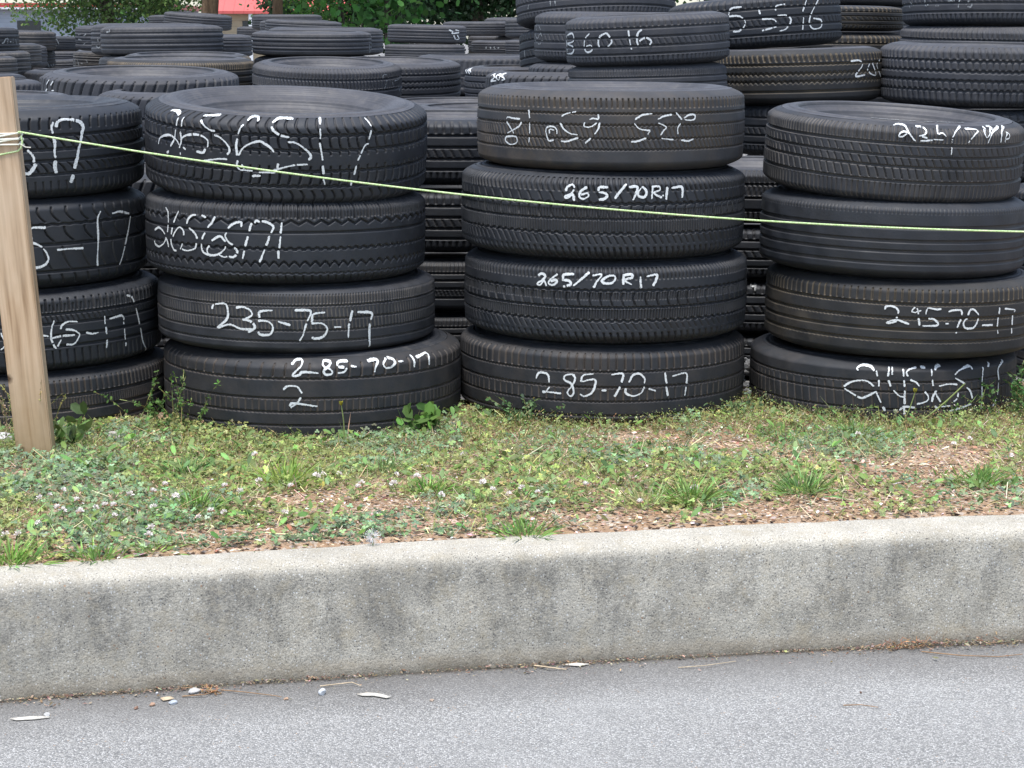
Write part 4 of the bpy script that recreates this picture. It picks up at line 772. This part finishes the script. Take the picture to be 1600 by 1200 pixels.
weed(668, 672, 4.83, .075, .05, 7, .045, (.09, .17, .035), 'broad-leaved weed at the right foot of the second stack', .5)
weed(1595, 672, 5.0, .17, .09, 26, .013, (.07, .15, .04), 'bushy green weed at the right edge beside the fourth stack', 1.6)
weed(105, 688, 4.62, .09, .05, 8, .040, (.13, .20, .06), 'broad-leaved weed right beside the foot of the stake', .45)
weed(1165, 672, 5.0, .07, .07, 10, .011, (.10, .16, .07), 'low weed in the gap between the third and fourth stacks', 1.1)
weed(45, 700, 4.56, .20, .060, 16, .0055, (.34, .30, .10), 'dry wispy seeding weed standing in front of the stake foot', 1.3)
weed(12, 668, 4.66, .13, .04, 10, .008, (.36, .27, .18), 'pinkish wispy weed left of the stake foot', 1.2)
weed(1500, 672, 5.0, .10, .09, 18, .010, (.09, .17, .05), 'clover-like weed under the right side of the fourth stack', 1.3)
weed(985, 668, 5.0, .06, .14, 18, .009, (.14, .19, .06), 'yellow-green weed along the foot of the third stack', 1.3)
weed(1270, 668, 4.98, .06, .10, 14, .009, (.12, .18, .06), 'fine weed along the left foot of the fourth stack', 1.2)
weed(380, 692, 4.72, .05, .10, 16, .008, (.22, .20, .08), 'reddish-brown fine weed along the foot of the second stack', 1.3)
# pale rocks
def rock(name, px, py, z, size, col, label, flat=.6, cat='stone', seed=0, Y=None):
    import bmesh
    g = G(px, py, z) if Y is None else P(px, py, Y); bm = bmesh.new(); bmesh.ops.create_icosphere(bm, subdivisions=3, radius=1)
    r = random.Random(seed); pl = [Vector((r.gauss(0, 1), r.gauss(0, 1), r.gauss(0, 1))).normalized() for _ in range(11)]
    for v in bm.verts:
        for q in pl:
            dd = v.co.dot(q)
            if dd > .72: v.co -= q*(dd-.72)
        v.co = Vector((v.co.x*size, v.co.y*size*.75, v.co.z*size*flat))
    me = bpy.data.meshes.new(name); bm.to_mesh(me); bm.free(); me.materials.append(solid(name+' surface', .9, col, .3, 60))
    o = link(name, me); o.location = (g[0], g[1], z+size*flat*.62); o.rotation_euler = (0, 0, r.uniform(0, 3)); tag(o, label, cat); return o
rock('rock', 503, 1085, ZR, .0105, (.50, .52, .54), 'angular pale blue-grey rock on the road near the kerb', .75, seed=4)
rock('rock', 303, 1083, ZR, .014, (.45, .44, .43), 'flat grey stone in the little debris pile by the kerb', .5, seed=6)
rock('pebble', 270, 1100, ZR, .0095, (.38, .41, .45), 'bluish pebble just in front of the debris pile', .5, seed=9)
rock('pebble', 238, 1103, ZR, .0065, (.42, .27, .19), 'rusty orange pebble left of the debris pile', .7, seed=10)
rock('pebble', 213, 1108, ZR, .006, (.25, .15, .11), 'dark red pebble, leftmost near the debris pile', .6, seed=11)
rock('pebble', 245, 1085, ZR, .0045, (.5, .5, .5), 'tiny grey pebble touching the kerb base left of the debris pile', .7, seed=12)
rock('pebble', 447, 1093, ZR, .0070, (.38, .26, .18), 'brown pebble on the road between debris pile and pale rock', .35, seed=13)
rock('pebble', 73, 1118, ZR, .0085, (.42, .42, .41), 'grey pebble behind the pale leaf at the lower left', .45, seed=14)
rock('pebble', 675, 1095, ZR, .006, (.36, .28, .22), 'small brown pebble right of the long white leaf', .35, seed=15)
rock('rock', 178, 690, 0, .022, (.45, .41, .38), 'pale pinkish stone in the weeds at the foot of the first stack', .8, seed=16)
rock('concrete_chunk', 0, 700, 0, .045, (.50, .49, .47), 'light concrete chunk at the left edge beside the stake', .55, 'concrete chunk', seed=17)
rock('pebble', 1345, 1083, ZR, .0035, (.12, .07, .05), 'dark reddish crumb on the open road at right', .6, seed=18)
for i in range(26):
    px = 1164+random.gauss(0, 7); py = 612+random.uniform(-14, 26); o = rock('gravel_stone', px, py, 0, random.uniform(.008, .016), (.40, .40, .40), 'small grey gravel stone in the gap between the third and fourth stacks', .7, 'stone', seed=100+i, Y=5.35+random.uniform(-.1, .2)); o.location.z = .008+max(0, (640-py))*.0018; tag(o, group='gravel stones between the third and fourth stacks')
# twigs and leaves on the road
M['twig'] = solid('dry twig', .85, (.30, .19, .11)); M['straw'] = solid('pale straw', .85, (.55, .44, .30)); M['wleaf'] = solid('bleached leaf', .8, (.56, .53, .47))
def twig(pts, rad, m, label, name='twig'):
    q = np.array([G(a, b, ZR+.003+(.004 if i % 2 else 0)) for i, (a, b) in enumerate(pts)]); o = link(name, tube_mesh(q, np.linspace(rad, rad*.6, len(q)), M[m], 5, name)); tag(o, label, name); return o
twig([(345, 1078), (380, 1081), (430, 1087), (440, 1089)], .0011, 'twig', 'thin brown twig running right from the debris pile')
twig([(500, 1072), (550, 1066), (565, 1072)], .0012, 'straw', 'pale twig lying behind the angular rock')
twig([(1060, 1043), (1100, 1040), (1150, 1033)], .0009, 'straw', 'thin straw along the kerb base right of centre', 'straw')
twig([(1318, 1102), (1345, 1101), (1372, 1105)], .0012, 'twig', 'short reddish twig alone on the open road')
twig([(835, 1040), (860, 1043), (885, 1046)], .0018, 'straw', 'short pale straw against the kerb base at the centre', 'straw')
twig([(1440, 1018), (1500, 1024), (1560, 1026), (1598, 1022)], .0013, 'twig', 'long brown twig at the far right by the kerb base')
twig([(285, 1088), (320, 1085), (340, 1079)], .0014, 'twig', 'crooked twig lying through the debris pile')
twig([(283, 1075), (300, 1074), (318, 1078)], .0011, 'twig', 'short twig at the back of the debris pile')
def flatleaf(pts, label, m='wleaf'):
    q = np.array([G(a, b, ZR+.004) for a, b in pts]); c = q.mean(0); V = list(q)+[p-np.array([0, 0, .0012]) for p in q]+[c+np.array([0, 0, .003])]; k = len(q)
    tri = [(i, (i+1) % k, 2*k) for i in range(k)]; qd = [(i+k, (i+1) % k+k, (i+1) % k, i) for i in range(k)]
    o = link('leaf', npmesh('leaf', V, [np.array(tri), np.array(qd)], M[m])); tag(o, label, 'leaf')
flatleaf([(15, 1122), (35, 1121), (62, 1120), (79, 1119), (76, 1120.5), (55, 1123), (25, 1124.5)], 'narrow bleached leaf on the road at the lower left')
flatleaf([(558, 1084), (574, 1081.5), (595, 1083.5), (611, 1088), (604, 1090), (585, 1086.5), (566, 1086.5)], 'long white leaf on the road right of the angular rock')
flatleaf([(250, 1090), (268, 1088), (272, 1091), (255, 1094)], 'small tan leaf at the left of the debris pile', 'straw')
flatleaf([(878, 1038), (900, 1036), (922, 1037), (905, 1040)], 'small pale leaf by the kerb base at the centre')
lb = LB(); g = G(328, 1084, ZR); k = 70; d = unit(rnd(k)*np.array([1, .6, .5])); lb.quads(rnd(k)*np.array([.010, .008, .003])+np.array([[0, 0, .006]]), d, unit(np.cross(d, rnd(k))), .010, .003, colvar((.34, .20, .10), k), 'diamond'); o = lb.build('dead_weed', M['dry']); o.location = g; tag(o, 'curled dry brown weed at the right of the debris pile', 'dead weed')
for px, py, sx_, k, lab in ((1500, 1004, .055, 420, 'rusty brown tangle of dead weeds caught at the kerb base on the right'), (1418, 1012, .03, 120, 'smaller brown wisp of dead weeds beside the rusty tangle at the kerb')):
    lb = LB(); g = G(px, py, ZR); d = unit(rnd(k)*np.array([1, .5, .6])); b = rnd(k)*np.array([sx_, .006, 0]); b[:, 1] -= .004; b[:, 2] = np.abs(RNG.normal(0, .009, k)); b[:, 1] += -.166*0+np.array([float(yk(g[0]+q)-yk(g[0])) for q in b[:, 0]])
    lb.quads(b, d, unit(np.cross(d, rnd(k))), RNG.gamma(3, .0035, k), .0012, colvar((.36, .21, .11), k), 'rect'); o = lb.build('dead_weed', M['dry']); o.location = g; tag(o, lab, 'dead weed')
# ------------------------------------------------------------------ stake and cord
import bmesh
m_, nt_, b_ = mat('pine wood', .75, .3); n = N(nt_)
wn = n.n('ShaderNodeTexNoise'); v = n.co('Object', (1, 1, .05)); n.l(v, wn.inputs['Vector']); wn.inputs['Scale'].default_value = 55; wn.inputs['Detail'].default_value = 6; wn.inputs['Distortion'].default_value = .6
c = n.ramp(wn.outputs['Fac'], [(.28, (.22, .135, .07)), (.44, (.44, .30, .185)), (.6, (.57, .41, .27)), (.78, (.30, .20, .12))])
big = n.noise(n.co('Object', (1, 1, .35)), 9, 4); c = n.mix(n.ramp(big, [(.42, 0.), (.62, .55)]), c, (.60, .47, .34))
kv = n.co('Object'); d_ = n.n('ShaderNodeVectorMath', operation='DISTANCE'); n.l(kv, d_.inputs[0]); d_.inputs[1].default_value = (-.043, -.019, .325)
c = n.mix(n.ramp(n.math('ADD', d_.outputs['Value'], n.math('MULTIPLY', n.noise(kv, 80, 3), .012)), [(.013, 1.), (.018, 0.)]), c, (.07, .04, .025))
sx = n.n('ShaderNodeSeparateXYZ'); n.l(kv, sx.inputs[0])
c = n.mix(n.math('MULTIPLY', n.ramp(n.math('ADD', sx.outputs[2], n.math('MULTIPLY', n.noise(kv, 30, 4), .1)), [(.16, 1.), (.42, 0.)]), .7), c, (.25, .17, .075))
n.l(c, b_.inputs['Base Color']); n.bump(wn.outputs['Fac'], b_, .0015, .6); M['wood'] = m_
def stake(base, top, w_, t_, label, name='wooden_stake'):
    base, top = np.array(base), np.array(top); ax = top-base; L_ = np.linalg.norm(ax)
    bm = bmesh.new(); bmesh.ops.create_cube(bm, size=1)
    for v in bm.verts: v.co = Vector((v.co.x*w_, v.co.y*t_, (v.co.z+.5)*L_))
    bmesh.ops.bevel(bm, geom=bm.edges[:], offset=.0025, segments=2, affect='EDGES')
    me = bpy.data.meshes.new('stake'); bm.to_mesh(me); bm.free(); me.materials.append(M['wood'])
    o = link(name, me); o.location = base; o.rotation_euler = Vector(ax).to_track_quat('Z', 'Y').to_euler() if False else (0, math.atan2(ax[0], ax[2]), 0); tag(o, label, 'wooden stake'); return o
YS = 4.52
tb = P(55, 690, YS); tt = P(-9.5, 121, YS); s_ = (tb-tt)/(tb[2]-tt[2]); b0 = tb+s_*(-.12-tb[2]); W_ = 57.5/ppm(YS, .4)
stake(b0, tt, W_, .038, 'leaning raw wooden stake at the left edge, cord tied round it')
# cord
m_, nt_, b_ = mat('neon cord', .6, .3); n = N(nt_); v = n.co('Object', (1, 1, 1))
n.l(n.mix(n.ramp(n.noise(v, 300, 2), [(.4, 0.), (.6, 1.)]), (.38, .56, .22), (.66, .78, .44)), b_.inputs['Base Color']); M['cord'] = m_
cp = [(33, 208), (225, 236), (450, 270), (700, 303), (890, 322), (1150, 342), (1370, 353), (1600, 363)]
cw_ = [P(a, b, 4.50+.20*(a-33)/1567) for a, b in cp]
xs_ = np.array([p[0] for p in cw_]); q = [np.array([p[i] for p in cw_]) for i in (1, 2)]
fy = np.polyfit(xs_, q[0], 1); fz = np.polyfit(xs_, q[1], 3)
xx = np.linspace(xs_[0], xs_[-1], 60); pts = [(a, np.polyval(fy, a), np.polyval(fz, a)) for a in xx]
dz = (pts[-1][2]-pts[-3][2])/(pts[-1][0]-pts[-3][0]); xe, ze = pts[-1][0], pts[-1][2]
for s in np.linspace(.1, 1.6, 16): pts.append((xe+s, np.polyval(fy, xe+s), ze+dz*s+.03*s*s))
EP = pts[-1]
root = empty('cord', (0, 0, 0)); tag(root, 'thin neon green cord stretched from the stake across all the stacks', 'cord')
link('line', tube_mesh(pts, .0022, M['cord'], 8, 'line'), root)
m_, nt_, b_ = mat('pale cord wrap', .7, .3); n = N(nt_); n.l(n.mix(n.noise(n.co('Object'), 120, 2), (.70, .70, .55), (.74, .70, .66)), b_.inputs['Base Color']); M['wrap'] = m_
axd = (tt-b0)/np.linalg.norm(tt-b0); sidev = np.array([axd[2], 0, -axd[0]])
wp = []; hw = W_/2+.003; ht = .019+.003
def atv(z): return b0+(tt-b0)*((z-b0[2])/(tt[2]-b0[2]))
zs0 = P(20, 208, YS)[2]
turns = 6
for i in range(turns*4+1):
    k = i/4; corner = [(1, -1), (-1, -1), (-1, 1), (1, 1)][i % 4]
    zz = zs0-.004*k*1.0+.006*math.sin(i*2.1)-.003
    p = atv(zz)+sidev*corner[0]*hw+np.array([0, corner[1]*(ht+.0012*(i % 3)), 0]); wp.append(p)
# tight wraps: densify straight runs
dp = []
for a, b in zip(wp[:-1], wp[1:]):
    for s in np.linspace(0, 1, 5, endpoint=False): dp.append(a+(b-a)*s)
link('knot', tube_mesh(dp, .0023, M['wrap'], 6, 'knot'), root)
tail = [np.array(pts[0])]
tail += [atv(zs0+.000)+sidev*hw+np.array([0, -ht, 0])]
link('line_end', tube_mesh(bent(tail[1], tail[0], .0, 4), .0027, M['cord'], 8), root)
link('line_end', tube_mesh([P(33, 212, YS-.02), P(35, 222, YS-.02), P(33, 231, YS-.02), P(28, 236, YS-.02), P(-20, 246, YS-.02)], .0022, M['cord'], 6), root)
link('line_end', tube_mesh([P(31, 225, YS-.025), P(40, 230, YS-.02), P(48, 230.5, YS-.015)], .0014, M['wrap'], 6), root)
stake((EP[0]+.03, EP[1], -.12), (EP[0]+.03, EP[1], .9), .089, .038, 'wooden stake holding the far right end of the cord')
# ------------------------------------------------------------------ far buildings
def box(bmh, x0, x1, y0, y1, z0, z1):
    r = bmesh.ops.create_cube(bmh, size=1)
    for v in r['verts']: v.co = Vector((x0+(v.co.x+.5)*(x1-x0), y0+(v.co.y+.5)*(y1-y0), z0+(v.co.z+.5)*(z1-z0)))
def bobj(name, fn, m, parent=None):
    bm = bmesh.new(); fn(bm); me = bpy.data.meshes.new(name); bm.to_mesh(me); bm.free(); me.materials.append(m); return link(name, me, parent)
def siding(name, col, vertical=False, freq=5., rough=.7):
    m_, nt_, b_ = mat(name, rough, .3); n = N(nt_); v = n.co('Object'); sx = n.n('ShaderNodeSeparateXYZ'); n.l(v, sx.inputs[0])
    f = n.math('FRACT', n.math('MULTIPLY', sx.outputs[0 if vertical else 2], freq)); k = n.math('LESS_THAN', f, .12)
    c = n.mix(n.ramp(n.noise(v, 1.5, 5), [(.3, 0.), (.7, 1.)]), tuple(c*.88 for c in col), col); c = n.mix(n.math('MULTIPLY', k, .35), c, tuple(c_*.5 for c_ in col)); n.l(c, b_.inputs['Base Color']); return m_
gw = siding('grey siding', (.34, .37, .42), False, 5); red = siding('red metal', (.42, .055, .045), True, 2., .45); wht = siding('white trim', (.75, .76, .78)); tan = siding('tan siding', (.45, .36, .24), False, 4)
x0, x1 = P(-400, 40, 100)[0], P(252, 40, 100)[0]; zt = P(0, 13, 100)[2]
b = empty('building', (x0, 100, 0)); tag(b, 'long grey metal building with a red roof edge at the far left', 'building')
bobj('wall', lambda m: box(m, 0, x1-x0, 0, 12, -.03, zt), gw, b)
bobj('roof_edge', lambda m: box(m, -.3, x1-x0+.3, -.35, 12.3, zt+.002, zt+.26), red, b); bobj('trim', lambda m: box(m, -.3, x1-x0+.3, -.42, -.36, zt-.05, zt+.05), wht, b)
dk = solid('dark glass', .2, (.03, .035, .04), .5)
for k in range(3): bobj('window', lambda m, k=k: box(m, 4+5*k, 5.2+5*k, -.04, .02, 1.0, 1.9), dk, b)
YH = 85; x0, x1 = P(331, 20, YH)[0], P(560, 20, YH)[0]; ze = P(380, 17, YH)[2]; L0 = x1-x0
b = empty('house', (x0, YH, 0)); tag(b, 'tan house with a bright red metal roof behind the tree trunks', 'house')
bobj('wall', lambda m: box(m, .3, L0-.3, .5, 6.5, -.03, ze+.1), tan, b)
def roof(m):
    vs = [m.verts.new(p) for p in [(0, 0, ze), (L0, 0, ze), (L0, 3.5, ze+2.2), (0, 3.5, ze+2.2), (0, 7, ze), (L0, 7, ze), (0, 0, ze-.12), (L0, 0, ze-.12), (L0, 7, ze-.12), (0, 7, ze-.12)]]
    for f in ((0, 1, 2, 3), (3, 2, 5, 4), (0, 6, 7, 1), (4, 5, 8, 9), (0, 3, 4, 9, 6), (1, 7, 8, 5, 2), (6, 9, 8, 7)): m.faces.new([vs[i] for i in f])
red2 = siding('red roof metal', (.60, .115, .105), True, 2.2, .5)
bobj('roof', roof, red2, b)
for px in (376, 398, 460): bobj('window', lambda m, px=px: box(m, P(px, 20, YH)[0]-x0, P(px, 20, YH)[0]-x0+.7, .46, .52, .9, 1.75), dk, b)
for px in (338, 388, 430): bobj('porch_post', lambda m, px=px: box(m, P(px, 20, YH)[0]-x0, P(px, 20, YH)[0]-x0+.15, .05, .2, 0, ze-.125), wht, b)
# ------------------------------------------------------------------ trees
def bark(name, col):
    m_, nt_, b_ = mat(name, .95, .2); n = N(nt_); v = n.co('Object', (1, 1, .25)); c = n.ramp(n.noise(v, 14, 6, .7), [(.35, tuple(x*.35 for x in col)), (.65, col)]); n.l(c, b_.inputs['Base Color']); n.bump(n.noise(v, 20, 5, .7), b_, .03, 1); return m_
M['bark'] = bark('brown bark', (.20, .13, .075)); M['bark2'] = bark('grey bark', (.14, .12, .10))
def tree(base, lean, H_, r0, blobs, leaf, col, label, nleaf, bk='bark', flecks=0, name='tree'):
    r = empty(name, tuple(base)); tag(r, label, 'tree', 'trees beyond the tyre yard')
    t = [np.array([lean[0]*s*H_, lean[1]*s*H_, s*H_-.1]) + np.array([.05*math.sin(5*s), 0, 0]) for s in np.linspace(0, 1, 12)]
    link('trunk', tube_mesh(t, np.linspace(r0, r0*.45, 12), M[bk], 14, 'trunk'), r)
    for (bx, by, bz, br, bh) in blobs:
        st = t[6] if bz > H_*.5 else t[3]; e = np.array([bx, by, bz]); pts = [st+(e-st)*s+np.array([0, 0, .15*math.sin(PI*s)]) for s in np.linspace(0, 1, 8)]
        link('limb', tube_mesh(pts, np.linspace(r0*.4, r0*.08, 8), M[bk], 8, 'limb'), r)
    lb = LB(); tot = sum(b_[3]**2*b_[4] for b_ in blobs)
    for (bx, by, bz, br, bh) in blobs:
        k = int(1.7*nleaf*br*br*bh/tot); ncl = max(8, k//34)
        cc = unit(rnd(ncl))*(RNG.uniform(.25, 1, (ncl, 1))**.5)*np.array([br, br, bh])+np.array([bx, by, bz])
        ci = RNG.integers(0, ncl, k); cs = RNG.uniform(.7, 1.35, (ncl, 1))
        p = cc[ci]+rnd(k)*leaf*1.9; d = unit(rnd(k)*.7+np.array([0, -.3, -.5])); nr = unit(rnd(k)*.6+np.array([0, -.5, .7])); nr = unit(nr-d*np.sum(nr*d, 1)[:, None]); sz = RNG.uniform(.7, 1.3, k)*leaf
        lb.quads(p, d, nr, sz, sz*.7, colvar(col, k, .25, .08)*cs[ci], 'round')
    lb.build('crown', M['leaf'], r); return r
def WX(px, Y): return (px-800)/ppm(Y, 1.2)
tree((WX(165, 27), 27, 0), (0, 0), 3.2, .13, [(-.5, 0, 2.0, 1.0, 1.0), (.35, -.2, 2.1, 1.0, 1.1), (0, 0, 2.9, 1.2, 1.0), (.8, .3, 1.7, .5, .6), (1.15, 0, 2.4, .6, .8)], .05, (.10, .17, .045), 'fine-leaved yellowish green tree beside the grey building', 15000, 'bark2')
tree((WX(302, 22), 22, 0), (.10, 0), 4.5, .115, [(.6, 0, 4.6, 1.2, 1.0), (.1, .3, 4.3, 1.0, .8), (-.5, 1.0, 3.2, .8, .9)], .06, (.045, .09, .025), 'leaning brown-trunked tree left of the red-roofed house', 7000)
tree((WX(424, 23), 23, 0), (.02, 0), 4.5, .075, [(.3, 0, 4.2, 1.2, 1.0), (-.5, .2, 4.0, .8, .7)], .06, (.045, .09, .025), 'slim brown-trunked tree in front of the red roof', 5000)
tree((WX(238, 34), 34, 0), (0, 0), 4.0, .15, [(-.4, 0, 2.4, 1.1, 1.3), (.2, 0, 2.7, .8, 1.3), (0, .5, 3.6, 1.4, 1.0)], .07, (.035, .085, .028), 'dark thick tree just left of the leaning trunk', 12000, 'bark2')
tree((WX(528, 26), 26, 0), (0, 0), 3.6, .05, [(-.15, 0, 1.9, .75, .9), (.5, 0, 2.4, .8, .8), (0, 0, 3.0, 1.0, .8)], .045, (.085, .19, .035), 'bright small-leaved tree right of the red roof', 12000, 'bark2')
tree((WX(600, 24), 24, 0), (0, 0), 3.6, .05, [(-.3, 0, 2.05, .8, .85), (.45, -.1, 2.3, .8, .75), (0, 0, 3.1, 1.1, .8), (1.0, 0, 2.5, .6, .7)], .115, (.070, .18, .04), 'tree with large heart-shaped leaves above the middle tyres', 2600, 'bark2')
tree((WX(740, 29), 29, 0), (0, 0), 3.8, .13, [(-.8, 0, 2.0, .9, .95), (.1, 0, 2.2, 1.0, 1.0), (.9, 0, 2.1, .9, .95), (0, .4, 3.2, 1.6, .9)], .07, (.026, .062, .022), 'very dark tree left of the leaning tyre pile', 17000, 'bark2')
tree((WX(620, 33), 33, 0), (0, 0), 3.8, .13, [(-1.3, 0, 1.9, 1.1, 1.0), (0, 0, 2.0, 1.1, 1.1), (1.2, 0, 2.0, 1.1, 1.0), (0, .4, 3.2, 1.8, .9)], .08, (.024, .058, .02), 'dark tree hidden behind the large-leaved tree', 16000, 'bark2')
tree((WX(1105, 25), 25, 0), (0, 0), 3.6, .12, [(-.6, 0, 2.3, .9, .85), (.5, 0, 2.3, .9, .85), (0, 0, 3.1, 1.2, .8)], .08, (.07, .16, .04), 'leafy green tree above the right-hand tyres', 6000, 'bark2')
tree((WX(930, 30), 30, 0), (0, 0), 3.6, .12, [(-.6, 0, 2.3, .9, .85), (.5, 0, 2.3, .9, .85), (0, 0, 3.1, 1.2, .8)], .08, (.035, .08, .022), 'dark green tree behind the leaning tyre pile', 6000, 'bark2')
print("tyres", len(TY))
